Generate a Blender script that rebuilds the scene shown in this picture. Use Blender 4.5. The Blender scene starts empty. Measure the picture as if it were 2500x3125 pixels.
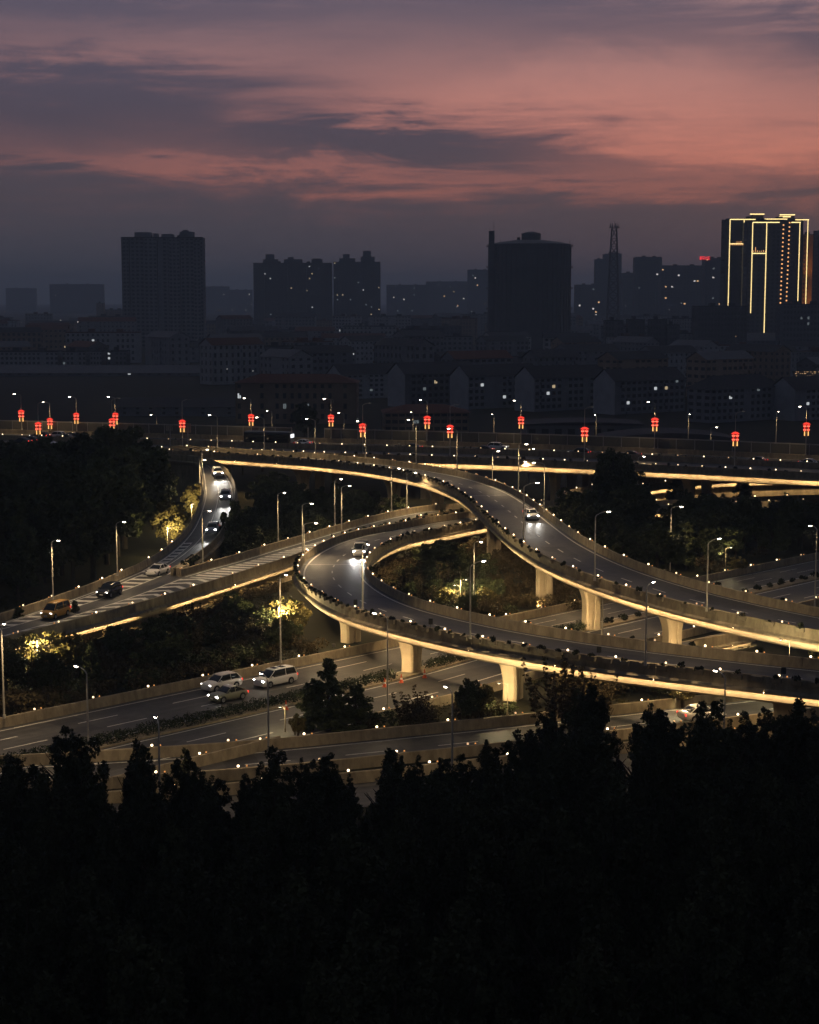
import bpy, math, random
import numpy as np
from mathutils import Vector

random.seed(7)
rng = np.random.default_rng(7)
sc = bpy.context.scene
C = sc.collection
R = math.radians

# ------------------------------------------------------------------ camera
HAZE_D = 0.00024
FPX, UC, VC, VH, HC = 5208.0, 1250.0, 1562.5, 905.0, 41.0     # focal length and horizon measured on the 2500x3125 photograph
PITCH = math.atan((VC - VH) / FPX)
cam_d = bpy.data.cameras.new('camera')
cam_d.sensor_fit = 'HORIZONTAL'
cam_d.sensor_width = 24.0
cam_d.lens = FPX / 2500.0 * 24.0
cam_d.clip_start = 1.0
cam_d.clip_end = 60000.0
cam = bpy.data.objects.new('camera', cam_d)
cam.location = (0, 0, HC)
cam.rotation_euler = (math.pi / 2 - PITCH, 0, 0)
C.objects.link(cam)
sc.camera = cam

# ------------------------------------------------------------------ render settings
sc.view_settings.view_transform = 'Standard'
sc.view_settings.look = 'None'
sc.view_settings.exposure = 0.0
sc.view_settings.gamma = 1.0
sc.view_settings.use_curve_mapping = False
cy = sc.cycles
cy.use_denoising = True
try:
    cy.denoiser = 'OPENIMAGEDENOISE'
    cy.denoising_input_passes = 'RGB_ALBEDO_NORMAL'
except Exception:
    pass
cy.use_adaptive_sampling = True
cy.adaptive_threshold = 0.025
cy.adaptive_min_samples = 24
cy.max_bounces = 4
cy.diffuse_bounces = 2
cy.glossy_bounces = 2
cy.transmission_bounces = 2
cy.volume_bounces = 0
cy.transparent_max_bounces = 4
cy.sample_clamp_indirect = 1.5
cy.sample_clamp_direct = 0
cy.use_light_tree = True
cy.caustics_reflective = False
cy.caustics_refractive = False
sc.render.film_transparent = False

# ------------------------------------------------------------------ dusk sky
SUN_AZ, SUN_EL = R(16), R(0.6)          # the sun has just gone down to the right of the picture
world = bpy.data.worlds.new('World')
sc.world = world
world.use_nodes = True
world.cycles.sampling_method = 'MANUAL'
world.cycles.sample_map_resolution = 256
wt = world.node_tree
wt.nodes.clear()


class NG:
    """small helper to write node maths"""
    def __init__(s, t): s.t = t
    def n(s, kind, **kw):
        nd = s.t.nodes.new(kind)
        for k, v in kw.items(): setattr(nd, k, v)
        return nd
    def l(s, a, b): s.t.links.new(a, b)
    def set(s, sock, v):
        if hasattr(v, 'default_value') or hasattr(v, 'is_linked'): s.l(v, sock)
        else: sock.default_value = v
    def m(s, op, a, b=None, c=None, clamp=False):
        nd = s.n('ShaderNodeMath', operation=op); nd.use_clamp = clamp
        s.set(nd.inputs[0], a)
        if b is not None: s.set(nd.inputs[1], b)
        if c is not None: s.set(nd.inputs[2], c)
        return nd.outputs[0]
    def mix(s, f, a, b, blend='MIX'):
        nd = s.n('ShaderNodeMix', data_type='RGBA', blend_type=blend)
        s.set(nd.inputs[0], f); s.set(nd.inputs[6], a); s.set(nd.inputs[7], b)
        return nd.outputs[2]
    def ramp(s, f, stops):
        nd = s.n('ShaderNodeValToRGB'); s.l(f, nd.inputs[0])
        e = nd.color_ramp.elements
        while len(e) < len(stops): e.new(0.5)
        for el, (p, c) in zip(e, stops):
            el.position = p; el.color = (*c, 1)
        return nd.outputs[0]
    def noise(s, vec, scale, detail=4, rough=0.5, dist=0.0):
        nd = s.n('ShaderNodeTexNoise'); s.l(vec, nd.inputs['Vector'])
        nd.inputs['Scale'].default_value = scale; nd.inputs['Detail'].default_value = detail
        nd.inputs['Roughness'].default_value = rough; nd.inputs['Distortion'].default_value = dist
        return nd.outputs['Fac']


def s2l(r, g, b):
    f = lambda c: (c / 255 / 12.92) if c / 255 <= 0.04045 else ((c / 255 + 0.055) / 1.055) ** 2.4
    return (f(r), f(g), f(b))


g = NG(wt)
tc = g.n('ShaderNodeTexCoord')
sep = g.n('ShaderNodeSeparateXYZ'); g.l(tc.outputs['Generated'], sep.inputs[0])
az = g.m('ARCTAN2', sep.outputs[0], sep.outputs[1])
el = g.m('ARCSINE', sep.outputs[2])
comb = g.n('ShaderNodeCombineXYZ')
g.l(g.m('MULTIPLY', az, 1.0), comb.inputs[0]); g.l(g.m('MULTIPLY', el, 4.2), comb.inputs[1])
fine = g.noise(comb.outputs[0], 9.0, 6, 0.66, 0.7)
big = g.noise(comb.outputs[0], 3.4, 1, 0.55, 0.0)
streak_v = g.n('ShaderNodeCombineXYZ')
g.l(g.m('MULTIPLY', az, 0.55), streak_v.inputs[0]); g.l(g.m('MULTIPLY', el, 9.0), streak_v.inputs[1])
streak = g.noise(streak_v.outputs[0], 18.0, 5, 0.65, 0.0)
# warped coordinates
azw = g.m('ADD', az, g.m('MULTIPLY', g.m('SUBTRACT', big, 0.5), 0.16))
elw = g.m('ADD', el, g.m('MULTIPLY', g.m('SUBTRACT', fine, 0.5), 0.065))
elw = g.m('ADD', elw, g.m('MULTIPLY', g.m('SUBTRACT', streak, 0.5), 0.03))


def cloud(u, v, su, sv, w, tilt=0.0):
    a0 = (u - 862.5) / 3594; e0 = (624.6 - v) / 3594
    da = g.m('SUBTRACT', azw, a0)
    de = g.m('SUBTRACT', g.m('SUBTRACT', elw, e0), g.m('MULTIPLY', da, tilt))
    da = g.m('MULTIPLY', da, 3594 / su); de = g.m('MULTIPLY', de, 3594 / sv)
    q = g.m('MULTIPLY_ADD', de, de, g.m('MULTIPLY', da, da))
    return g.m('MULTIPLY', g.m('EXPONENT', g.m('MULTIPLY', q, -1.0)), w)


T = g.m('MULTIPLY', g.m('SUBTRACT', fine, 0.5), 0.62)
T = g.m('ADD', T, g.m('MULTIPLY', g.m('SUBTRACT', streak, 0.5), 0.5))
for cl in [(1230, 215, 620, 95, 0.80, 0.0), (1650, 320, 420, 70, 0.62, -0.03), (560, 362, 420, 26, 0.46, -0.06),
           (1180, 400, 560, 30, 0.50, 0.0), (330, 120, 420, 46, 0.24, 0.04), (1640, 20, 330, 60, 0.40, 0.0), (120, 20, 330, 40, -0.22, 0.0),
           (880, 305, 340, 40, -0.62, -0.05), (160, 225, 440, 56, -0.34, 0.0), (1740, 150, 150, 50, -0.30, -0.2),
           (130, 400, 260, 60, -0.16, 0.0), (700, 40, 460, 46, -0.05, 0.1), (1250, 60, 330, 40, -0.10, -0.2)]:
    T = g.m('ADD', T, cloud(*cl))
# the glow belongs to the sunset side and dies out towards the opposite horizon and the horizon murk
side = g.m('MULTIPLY', g.m('ADD', sep.outputs[1], 1.1), 0.476, clamp=True)
murk = g.n('ShaderNodeMapRange'); g.l(elw, murk.inputs[0])
murk.inputs[1].default_value = 0.034; murk.inputs[2].default_value = 0.088
murk.interpolation_type = 'SMOOTHSTEP'
T = g.m('ADD', g.m('MULTIPLY', T, 0.88), 0.10)
T = g.m('SMOOTH_MAX', T, 0.0, 0.26)
T = g.m('MULTIPLY', g.m('MULTIPLY', T, murk.outputs[0]), side, clamp=True)
lowness = g.n('ShaderNodeMapRange'); g.l(el, lowness.inputs[0])
lowness.inputs[1].default_value = 0.05; lowness.inputs[2].default_value = 0.17
dark = g.ramp(g.m('MULTIPLY', el, 3.0, clamp=True),
              [(0.0, s2l(62, 69, 79)), (0.08, s2l(70, 70, 81)), (0.17, s2l(76, 71, 82)),
               (0.30, s2l(80, 73, 88)), (0.55, s2l(92, 87, 106)), (1.0, s2l(74, 87, 106))])
lit = g.mix(lowness.outputs[0], (*s2l(216, 124, 102), 1), (*s2l(198, 152, 147), 1))
col = g.mix(T, dark, lit)
# night creeps up from the east, behind the camera
east = g.m('MULTIPLY', g.m('ADD', sep.outputs[1], 1.0), 0.5, clamp=True)
dim = g.m('ADD', g.m('MULTIPLY', g.m('POWER', east, 1.3), 0.52), 0.48)
bgc = g.n('ShaderNodeBackground'); g.l(col, bgc.inputs[0]); g.l(dim, bgc.inputs[1])
sky = g.n('ShaderNodeTexSky', sky_type='NISHITA')
sky.sun_disc = False
sky.sun_elevation = SUN_EL
sky.sun_rotation = SUN_AZ
bgs = g.n('ShaderNodeBackground'); g.l(sky.outputs[0], bgs.inputs[0]); bgs.inputs[1].default_value = 0.004
add = g.n('ShaderNodeAddShader'); g.l(bgc.outputs[0], add.inputs[0]); g.l(bgs.outputs[0], add.inputs[1])
out = g.n('ShaderNodeOutputWorld'); g.l(add.outputs[0], out.inputs[0])

sun_d = bpy.data.lights.new('sun', 'SUN')
sun_d.energy = 0.008
sun_d.angle = R(12)
sun_d.color = (1.0, 0.62, 0.45)
sun = bpy.data.objects.new('sun', sun_d)
sun.rotation_euler = (R(90) - R(3), 0, math.pi - SUN_AZ)
sun.location = (60, 300, 200)
C.objects.link(sun)

# ------------------------------------------------------------------ helpers
def P(u, v, z=0.0):
    """the point at height z seen at photograph pixel (u, v)"""
    a = (u - UC) / FPX; b = (VC - v) / FPX
    d = (a, math.cos(PITCH) + b * math.sin(PITCH), -math.sin(PITCH) + b * math.cos(PITCH))
    t = (z - HC) / d[2]
    return Vector((d[0] * t, d[1] * t, z))


def Pd(u, v, dist):
    """the point at ground distance dist (along y) seen at pixel (u, v)"""
    a = (u - UC) / FPX; b = (VC - v) / FPX
    d = (a, math.cos(PITCH) + b * math.sin(PITCH), -math.sin(PITCH) + b * math.cos(PITCH))
    t = dist / d[1]
    return Vector((d[0] * t, dist, HC + d[2] * t))


def tag(o, label=None, cat=None, group=None, kind=None):
    if label: o['label'] = label
    if cat: o['category'] = cat
    if group: o['group'] = group
    if kind: o['kind'] = kind
    return o


def thing(name, label, cat, loc=(0, 0, 0), rz=0.0, group=None):
    o = bpy.data.objects.new(name, None)
    o.empty_display_size = 0.5
    o.location = loc; o.rotation_euler = (0, 0, rz)
    C.objects.link(o)
    return tag(o, label, cat, group)


def link(name, me, parent=None, loc=None, rz=0.0, scale=None):
    o = bpy.data.objects.new(name, me)
    if loc is not None: o.location = loc
    if rz: o.rotation_euler = (0, 0, rz)
    if scale is not None: o.scale = scale
    if parent is not None: o.parent = parent
    C.objects.link(o)
    return o


class MB:
    """collects shapes for ONE mesh"""
    def __init__(s): s.v = []; s.f = []; s.mi = []; s.cur = 0
    def quad(s, a, b, c, d):
        i = len(s.v); s.v += [tuple(a), tuple(b), tuple(c), tuple(d)]; s.f.append((i, i + 1, i + 2, i + 3)); s.mi.append(s.cur); return s
    def poly(s, pts):
        i = len(s.v); s.v += [tuple(p) for p in pts]; s.f.append(tuple(range(i, i + len(pts)))); s.mi.append(s.cur); return s
    def box(s, x0, x1, y0, y1, z0, z1):
        return s.hexa([(x0, y0, z0), (x1, y0, z0), (x1, y1, z0), (x0, y1, z0), (x0, y0, z1), (x1, y0, z1), (x1, y1, z1), (x0, y1, z1)])
    def hexa(s, p):
        i = len(s.v); s.v += [tuple(q) for q in p]
        for f in ((3, 2, 1, 0), (4, 5, 6, 7), (0, 1, 5, 4), (1, 2, 6, 5), (2, 3, 7, 6), (3, 0, 4, 7)):
            s.f.append(tuple(i + k for k in f)); s.mi.append(s.cur)
        return s
    def rings(s, rings, cap=True, closed=True):
        n = len(rings[0]); i0 = len(s.v)
        for r in rings: s.v += [tuple(p) for p in r]
        for k in range(len(rings) - 1):
            for j in range(n if closed else n - 1):
                a = i0 + k * n + j; b = i0 + k * n + (j + 1) % n
                s.f.append((a, b, b + n, a + n)); s.mi.append(s.cur)
        if cap and closed:
            s.f.append(tuple(i0 + j for j in reversed(range(n)))); s.mi.append(s.cur)
            e = i0 + (len(rings) - 1) * n
            s.f.append(tuple(e + j for j in range(n))); s.mi.append(s.cur)
        return s
    def tube(s, pts, rad, n=6, cap=True):
        pts = [Vector(p) for p in pts]
        rr = rad if hasattr(rad, '__len__') else [rad] * len(pts)
        rings = []
        for k, p in enumerate(pts):
            t = (pts[min(k + 1, len(pts) - 1)] - pts[max(k - 1, 0)])
            t = t.normalized() if t.length > 1e-9 else Vector((0, 0, 1))
            up = Vector((0, 0, 1)) if abs(t.z) < 0.95 else Vector((1, 0, 0))
            a = t.cross(up).normalized(); b = a.cross(t).normalized()
            rings.append([p + a * (rr[k] * math.cos(2 * math.pi * j / n)) + b * (rr[k] * math.sin(2 * math.pi * j / n)) for j in range(n)])
        return s.rings(rings, cap)
    def cyl(s, x, y, z0, z1, r0, r1=None, n=12):
        r1 = r0 if r1 is None else r1
        return s.rings([[(x + r * math.cos(2 * math.pi * j / n), y + r * math.sin(2 * math.pi * j / n), z) for j in range(n)] for r, z in ((r0, z0), (r1, z1))])
    def mesh(s, name, mats, smooth=False):
        me = bpy.data.meshes.new(name)
        me.from_pydata(s.v, [], s.f)
        for m in (mats if isinstance(mats, (list, tuple)) else [mats]): me.materials.append(m)
        if any(s.mi): me.polygons.foreach_set('material_index', s.mi)
        if smooth: me.polygons.foreach_set('use_smooth', [True] * len(me.polygons))
        me.update()
        return me
    def build(s, name, mats, parent=None, loc=None, smooth=False):
        """vertices are in the parent's own coordinates"""
        return link(name, s.mesh(name, mats, smooth), parent, loc)
    def shift(s, off):
        s.v = [(a - off[0], b - off[1], c - off[2]) for a, b, c in s.v]; return s


# ------------------------------------------------------------------ materials
MAT = {}


def mat(name, base, rough=0.8, spec=0.3, metal=0.0, var=None, scale=1.0, bump=0.0, coord='Object', detail=4, obj_var=0.0, emit=None, stretch=None):
    m = bpy.data.materials.new(name); m.use_nodes = True
    t = m.node_tree; q = NG(t)
    b = t.nodes['Principled BSDF']
    b.inputs['Roughness'].default_value = rough
    b.inputs['Specular IOR Level'].default_value = spec
    b.inputs['Metallic'].default_value = metal
    if var is None and not obj_var:
        b.inputs['Base Color'].default_value = (*base, 1)
    else:
        tc = q.n('ShaderNodeTexCoord')
        vec = tc.outputs[coord]
        if stretch:
            mp = q.n('ShaderNodeMapping'); q.l(vec, mp.inputs[0]); mp.inputs['Scale'].default_value = stretch; vec = mp.outputs[0]
        f = q.noise(vec, scale, detail, 0.62)
        c = q.ramp(f, [(0.28, var or base), (0.72, base)])
        if obj_var:
            oi = q.n('ShaderNodeObjectInfo')
            k = q.m('ADD', q.m('MULTIPLY', oi.outputs['Random'], obj_var * 2), 1 - obj_var)
            mul = q.n('ShaderNodeMix', data_type='RGBA', blend_type='MULTIPLY'); mul.inputs[0].default_value = 1
            q.l(c, mul.inputs[6])
            cc = q.n('ShaderNodeCombineColor')
            for i in range(3): q.l(k, cc.inputs[i])
            q.l(cc.outputs[0], mul.inputs[7]); c = mul.outputs[2]
        q.l(c, b.inputs['Base Color'])
        if bump:
            f2 = q.noise(vec, scale * 6, 5, 0.65)
            bp = q.n('ShaderNodeBump'); q.l(f2, bp.inputs['Height']); bp.inputs['Strength'].default_value = bump
            bp.inputs['Distance'].default_value = 0.05
            q.l(bp.outputs[0], b.inputs['Normal'])
    MAT[name] = m
    return m


def road_mat(name, base, rough, spec):
    """asphalt with wheel tracks, seams and patches that follow the lane (UV: x across in metres, y along)"""
    m = bpy.data.materials.new(name); m.use_nodes = True; t = m.node_tree; q = NG(t); b = t.nodes['Principled BSDF']
    tc = q.n('ShaderNodeTexCoord')
    mp = q.n('ShaderNodeMapping'); q.l(tc.outputs['UV'], mp.inputs[0]); mp.inputs['Scale'].default_value = (0.9, 0.035, 1)
    tracks = q.noise(mp.outputs[0], 1.6, 5, 0.6)
    mp2 = q.n('ShaderNodeMapping'); q.l(tc.outputs['UV'], mp2.inputs[0]); mp2.inputs['Scale'].default_value = (0.22, 0.11, 1)
    patch = q.n('ShaderNodeTexVoronoi'); patch.distance = 'CHEBYCHEV'; q.l(mp2.outputs[0], patch.inputs['Vector']); patch.inputs['Scale'].default_value = 1.0
    sp = q.n('ShaderNodeSeparateColor'); q.l(patch.outputs['Color'], sp.inputs[0])
    grain = q.noise(tc.outputs['UV'], 0.8, 8, 0.7)
    f = q.m('ADD', q.m('MULTIPLY', tracks, 0.55), q.m('MULTIPLY', grain, 0.35))
    f = q.m('ADD', f, q.m('MULTIPLY', q.m('GREATER_THAN', sp.outputs[0], 0.86), -0.10))
    c = q.ramp(f, [(0.30, tuple(x * 0.42 for x in base)), (0.47, tuple(x * 0.95 for x in base)), (0.62, tuple(x * 1.55 for x in base))])
    q.l(c, b.inputs['Base Color']); b.inputs['Specular IOR Level'].default_value = spec
    r = q.m('ADD', q.m('MULTIPLY', tracks, 0.30), rough - 0.15); q.l(r, b.inputs['Roughness'])
    MAT[name] = m


def emat(name, color, strength, sample=False):
    m = bpy.data.materials.new(name); m.use_nodes = True
    t = m.node_tree; t.nodes.clear(); q = NG(t)
    e = q.n('ShaderNodeEmission'); e.inputs[0].default_value = (*color, 1); e.inputs[1].default_value = strength
    o = q.n('ShaderNodeOutputMaterial'); q.l(e.outputs[0], o.inputs[0])
    m.cycles.emission_sampling = 'AUTO' if sample else 'NONE'
    MAT[name] = m
    return m


mat('soil', (0.030, 0.027, 0.017), 0.95, 0.1, var=(0.013, 0.014, 0.008), scale=0.12, bump=0.5, detail=8)
mat('concrete', (0.40, 0.335, 0.235), 0.85, 0.2, var=(0.30, 0.25, 0.175), scale=0.7, bump=0.15, detail=8)
mat('concrete_dirty', (0.36, 0.30, 0.205), 0.88, 0.2, var=(0.15, 0.12, 0.082), scale=1.3, bump=0.2, detail=8, stretch=(1, 1, 0.35))
mat('paint', (0.80, 0.76, 0.68), 0.6, 0.3, var=(0.50, 0.48, 0.43), scale=2.2, detail=6)
mat('steel', (0.36, 0.35, 0.33), 0.45, 0.5, metal=0.6)
mat('pole_paint', (0.52, 0.48, 0.40), 0.5, 0.4, var=(0.42, 0.38, 0.31), scale=3.0)
mat('dark_steel', (0.07, 0.07, 0.075), 0.5, 0.5)
mat('planter', (0.30, 0.25, 0.18), 0.85, 0.2, var=(0.20, 0.17, 0.12), scale=2.0)
mat('shrub_leaf', (0.030, 0.036, 0.018), 0.8, 0.1, var=(0.014, 0.018, 0.009), scale=3.0, obj_var=0.25)
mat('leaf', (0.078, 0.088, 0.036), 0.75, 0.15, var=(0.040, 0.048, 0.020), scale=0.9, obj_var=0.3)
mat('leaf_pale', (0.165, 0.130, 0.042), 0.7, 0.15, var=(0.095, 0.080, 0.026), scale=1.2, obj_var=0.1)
mat('leaf_near', (0.058, 0.064, 0.032), 0.8, 0.1, var=(0.030, 0.034, 0.017), scale=0.9, obj_var=0.3)
mat('leaf_brown', (0.085, 0.064, 0.032), 0.8, 0.1, var=(0.045, 0.036, 0.018), scale=1.0, obj_var=0.3)
mat('bark', (0.075, 0.058, 0.042), 0.9, 0.1, var=(0.04, 0.03, 0.022), scale=6.0)
mat('hedge', (0.030, 0.040, 0.016), 0.8, 0.1, var=(0.014, 0.02, 0.008), scale=1.6)
mat('grass', (0.050, 0.050, 0.020), 0.9, 0.1, var=(0.035, 0.028, 0.014), scale=0.2)
mat('wall_grey', (0.23, 0.24, 0.26), 0.9, 0.15, var=(0.16, 0.17, 0.19), scale=0.25, obj_var=0.25)
mat('wall_brown', (0.30, 0.235, 0.18), 0.9, 0.15, var=(0.22, 0.17, 0.13), scale=0.25, obj_var=0.15)
mat('wall_pale', (0.34, 0.36, 0.38), 0.9, 0.15, var=(0.26, 0.27, 0.29), scale=0.25, obj_var=0.15)
mat('gable_pale', (0.36, 0.385, 0.42), 0.9, 0.1, var=(0.25, 0.265, 0.29), scale=0.2)  # paler, bluer colour for the blank gable ends
mat('wall_dark', (0.12, 0.125, 0.138), 0.9, 0.15, var=(0.085, 0.09, 0.10), scale=0.3, obj_var=0.2)
mat('wall_orange', (0.50, 0.26, 0.10), 0.9, 0.15, var=(0.38, 0.19, 0.07), scale=0.25)
mat('roof_red', (0.13, 0.055, 0.038), 0.85, 0.15, var=(0.08, 0.04, 0.03), scale=0.8, obj_var=0.2)
mat('roof_dark', (0.06, 0.06, 0.064), 0.85, 0.15, var=(0.035, 0.035, 0.04), scale=0.6, obj_var=0.2)
mat('roof_metal', (0.11, 0.115, 0.125), 0.7, 0.25, var=(0.08, 0.08, 0.09), scale=0.15)
mat('glass', (0.030, 0.034, 0.040), 0.3, 0.4)
mat('tank', (0.085, 0.092, 0.10), 0.6, 0.35, var=(0.06, 0.065, 0.07), scale=0.12)
mat('noise_panel', (0.13, 0.125, 0.105), 0.7, 0.3, var=(0.09, 0.087, 0.075), scale=0.5)
mat('sign_back', (0.38, 0.35, 0.28), 0.7, 0.3, var=(0.30, 0.27, 0.21), scale=1.0)
mat('rubber', (0.012, 0.012, 0.012), 0.85, 0.2)
mat('alloy', (0.45, 0.45, 0.45), 0.35, 0.5, metal=0.8)
mat('car_glass', (0.010, 0.012, 0.014), 0.08, 0.6)
mat('car_white', (0.72, 0.70, 0.68), 0.28, 0.5)
mat('car_orange', (0.72, 0.36, 0.05), 0.28, 0.5)
mat('car_black', (0.016, 0.017, 0.02), 0.22, 0.6)
mat('car_beige', (0.20, 0.20, 0.14), 0.28, 0.5)
mat('car_pink', (0.68, 0.60, 0.56), 0.28, 0.5)
mat('plastic_black', (0.02, 0.02, 0.02), 0.6, 0.3)
mat('cone_red', (0.55, 0.09, 0.03), 0.6, 0.3)
mat('red_cloth', (0.5, 0.02, 0.02), 0.7, 0.2)

WARM = (1.0, 0.72, 0.39)
road_mat('asphalt', (0.074, 0.071, 0.068), 0.55, 0.26)
road_mat('asphalt_old', (0.074, 0.070, 0.065), 0.60, 0.22)
emat('lamp_lens', (1.0, 0.86, 0.66), 26.0)
emat('garden_lens', (1.0, 0.84, 0.58), 9.0)
emat('lamp_lens_dim', (1.0, 0.86, 0.70), 1.2)
emat('marker_glow', (1.0, 0.74, 0.44), 6.0)
emat('marker_glow_dim', (1.0, 0.70, 0.38), 2.8)
emat('marker_glow_faint', (1.0, 0.62, 0.32), 1.0)
emat('amber_glow', (1.0, 0.42, 0.12), 0.9)  # emission stands in for light thrown back by the reflectors
LEDS = [emat('led_%d' % k, (1.0, c, b), p_, sample=True) for k, (c, b, p_) in enumerate(((0.68, 0.34, 140.0), (0.69, 0.36, 118.0), (0.67, 0.33, 160.0), (0.69, 0.36, 95.0)))]
emat('headlamp', (1.0, 0.97, 0.90), 40.0)
emat('headlamp_dim', (1.0, 0.95, 0.85), 5.0)
emat('tail_red', (1.0, 0.05, 0.03), 2.6)
emat('lantern_red', (1.0, 0.055, 0.035), 1.25)
emat('lantern_core', (1.0, 0.26, 0.14), 2.4)
emat('tassel', (1.0, 0.50, 0.14), 1.7)
emat('outline', (1.0, 0.74, 0.30), 2.2)
emat('outline_dot', (1.0, 0.45, 0.16), 1.7)
emat('win_white', (0.90, 0.97, 1.0), 0.6)
emat('win_dim', (0.75, 0.9, 0.95), 0.14)
emat('win_warm', (1.0, 0.78, 0.46), 0.5)
emat('sign_red', (1.0, 0.04, 0.05), 1.6)
emat('far_white', (1.0, 0.95, 0.9), 1.0)
emat('far_warm', (1.0, 0.62, 0.30), 1.1)
emat('screen', (0.92, 0.96, 1.0), 1.6)


def spot(name, loc, target, power, color=WARM, angle=100, blend=0.6, size=0.15, parent=None):
    d = bpy.data.lights.new(name, 'SPOT')
    d.energy = power; d.color = color; d.spot_size = R(angle); d.spot_blend = blend; d.shadow_soft_size = size
    o = bpy.data.objects.new(name, d)
    o.location = loc
    o.rotation_euler = (Vector(target) - Vector(loc)).to_track_quat('-Z', 'Y').to_euler()
    C.objects.link(o)
    if parent is not None: o.parent = parent
    return o

# ------------------------------------------------------------------ ground and roads
def resample(pts, step):
    p = np.array(pts, float)
    # Catmull-Rom through the measured points, then even spacing and a little smoothing
    q = np.vstack([2 * p[0] - p[1], p, 2 * p[-1] - p[-2]])
    out = []
    for i in range(1, len(q) - 2):
        for t in np.linspace(0, 1, 12, endpoint=False):
            a, b, c, d = q[i - 1], q[i], q[i + 1], q[i + 2]
            out.append(0.5 * ((2 * b) + (-a + c) * t + (2 * a - 5 * b + 4 * c - d) * t * t + (-a + 3 * b - 3 * c + d) * t ** 3))
    out.append(p[-1]); out = np.array(out)
    for _ in range(30):
        out[1:-1] = 0.25 * out[:-2] + 0.5 * out[1:-1] + 0.25 * out[2:]
    s = np.concatenate([[0], np.cumsum(np.linalg.norm(np.diff(out[:, :2], axis=0), axis=1))])
    n = max(2, int(s[-1] / step) + 1)
    k = np.linspace(0, s[-1], n)
    return np.stack([np.interp(k, s, out[:, j]) for j in range(3)], 1)


def smooth_path(pts, step, passes):
    p = resample(pts, step)
    for _ in range(passes):
        p[1:-1] = 0.25 * p[:-2] + 0.5 * p[1:-1] + 0.25 * p[2:]
    return p


def normals(c):
    t = np.gradient(c[:, :2], axis=0); t /= np.linalg.norm(t, axis=1)[:, None]
    return np.stack([t[:, 1], -t[:, 0], np.zeros(len(t))], 1)       # to the right of travel


ROAD_TESTS = []          # (centre polyline, half width) used to keep plants off the carriageways


def edges_from_centre(c, hl, hr):
    n = normals(c)
    hl = np.interp(np.linspace(0, 1, len(c)), np.linspace(0, 1, len(np.atleast_1d(hl))), np.atleast_1d(hl))
    hr = np.interp(np.linspace(0, 1, len(c)), np.linspace(0, 1, len(np.atleast_1d(hr))), np.atleast_1d(hr))
    return c - n * hl[:, None], c + n * hr[:, None]


def sweep(mb, e, o, prof, closed=True):
    rings = []
    for p, d in zip(e, o):
        rings.append([(p[0] + d[0] * a, p[1] + d[1] * a, p[2] + z) for a, z in prof])
    mb.rings(rings, cap=True, closed=closed)
    return mb


def ribbon(mb, a, b):
    for i in range(len(a) - 1):
        mb.quad(a[i], b[i], b[i + 1], a[i + 1])
    return mb


def uv_strip(o, a, b):
    """lane coordinates in metres on a ribbon object made from edge rows a, b"""
    a = np.asarray(a); b = np.asarray(b); me = o.data
    uv = me.uv_layers.new(name='lane').data
    s = np.concatenate([[0], np.cumsum(np.linalg.norm(np.diff((a + b)[:, :2] / 2, axis=0), axis=1))]); w = np.linalg.norm((b - a)[:, :2], axis=1)
    k = 0
    for i in range(len(a) - 1):
        for (x, y) in ((0, s[i]), (w[i], s[i]), (w[i + 1], s[i + 1]), (0, s[i + 1])):
            uv[k].uv = (x, y); k += 1


def arclen(e):
    return np.concatenate([[0], np.cumsum(np.linalg.norm(np.diff(e[:, :2], axis=0), axis=1))])


def at_s(e, s, k):
    return np.array([np.interp(k, s, e[:, j]) for j in range(3)])


# shared small pieces ------------------------------------------------
def marker_mesh():
    mb = MB(); mb.box(-0.07, 0.07, -0.05, 0.05, 0, 0.10)
    mb.cur = 1
    n = 8
    mb.rings([[(r * math.cos(2 * math.pi * j / n), r * 0.8 * math.sin(2 * math.pi * j / n), z) for j in range(n)] for r, z in ((0.065, 0.10), (0.105, 0.13), (0.105, 0.22), (0.065, 0.27))])
    return [mb.mesh('marker_light', [MAT['dark_steel'], MAT[m]]) for m in ('marker_glow', 'marker_glow', 'marker_glow', 'marker_glow', 'marker_glow_dim', 'marker_glow_dim', 'marker_glow_faint')]


def reflector_mesh():
    mb = MB(); mb.box(-0.04, 0.04, -0.03, 0.03, 0, 0.1); mb.cur = 1; mb.cyl(0, 0, 0.1, 0.2, 0.075, 0.06, 6)
    return mb.mesh('reflector', [MAT['dark_steel'], MAT['amber_glow']])


ME_MARK = marker_mesh()
ME_REFL = reflector_mesh()


def planter_mesh():
    mb = MB()
    # a tapered trough hooked over the parapet
    mb.hexa([(-0.42, 0.0, 0.0), (0.42, 0.0, 0.0), (0.42, 0.26, 0.0), (-0.42, 0.26, 0.0), (-0.52, -0.02, 0.46), (0.52, -0.02, 0.46), (0.52, 0.36, 0.46), (-0.52, 0.36, 0.46)])
    mb.box(-0.35, -0.27, -0.30, 0.0, 0.40, 0.47); mb.box(0.27, 0.35, -0.30, 0.0, 0.40, 0.47)
    return mb.mesh('planter', MAT['planter'])


ME_PLANTER = planter_mesh()


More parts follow.
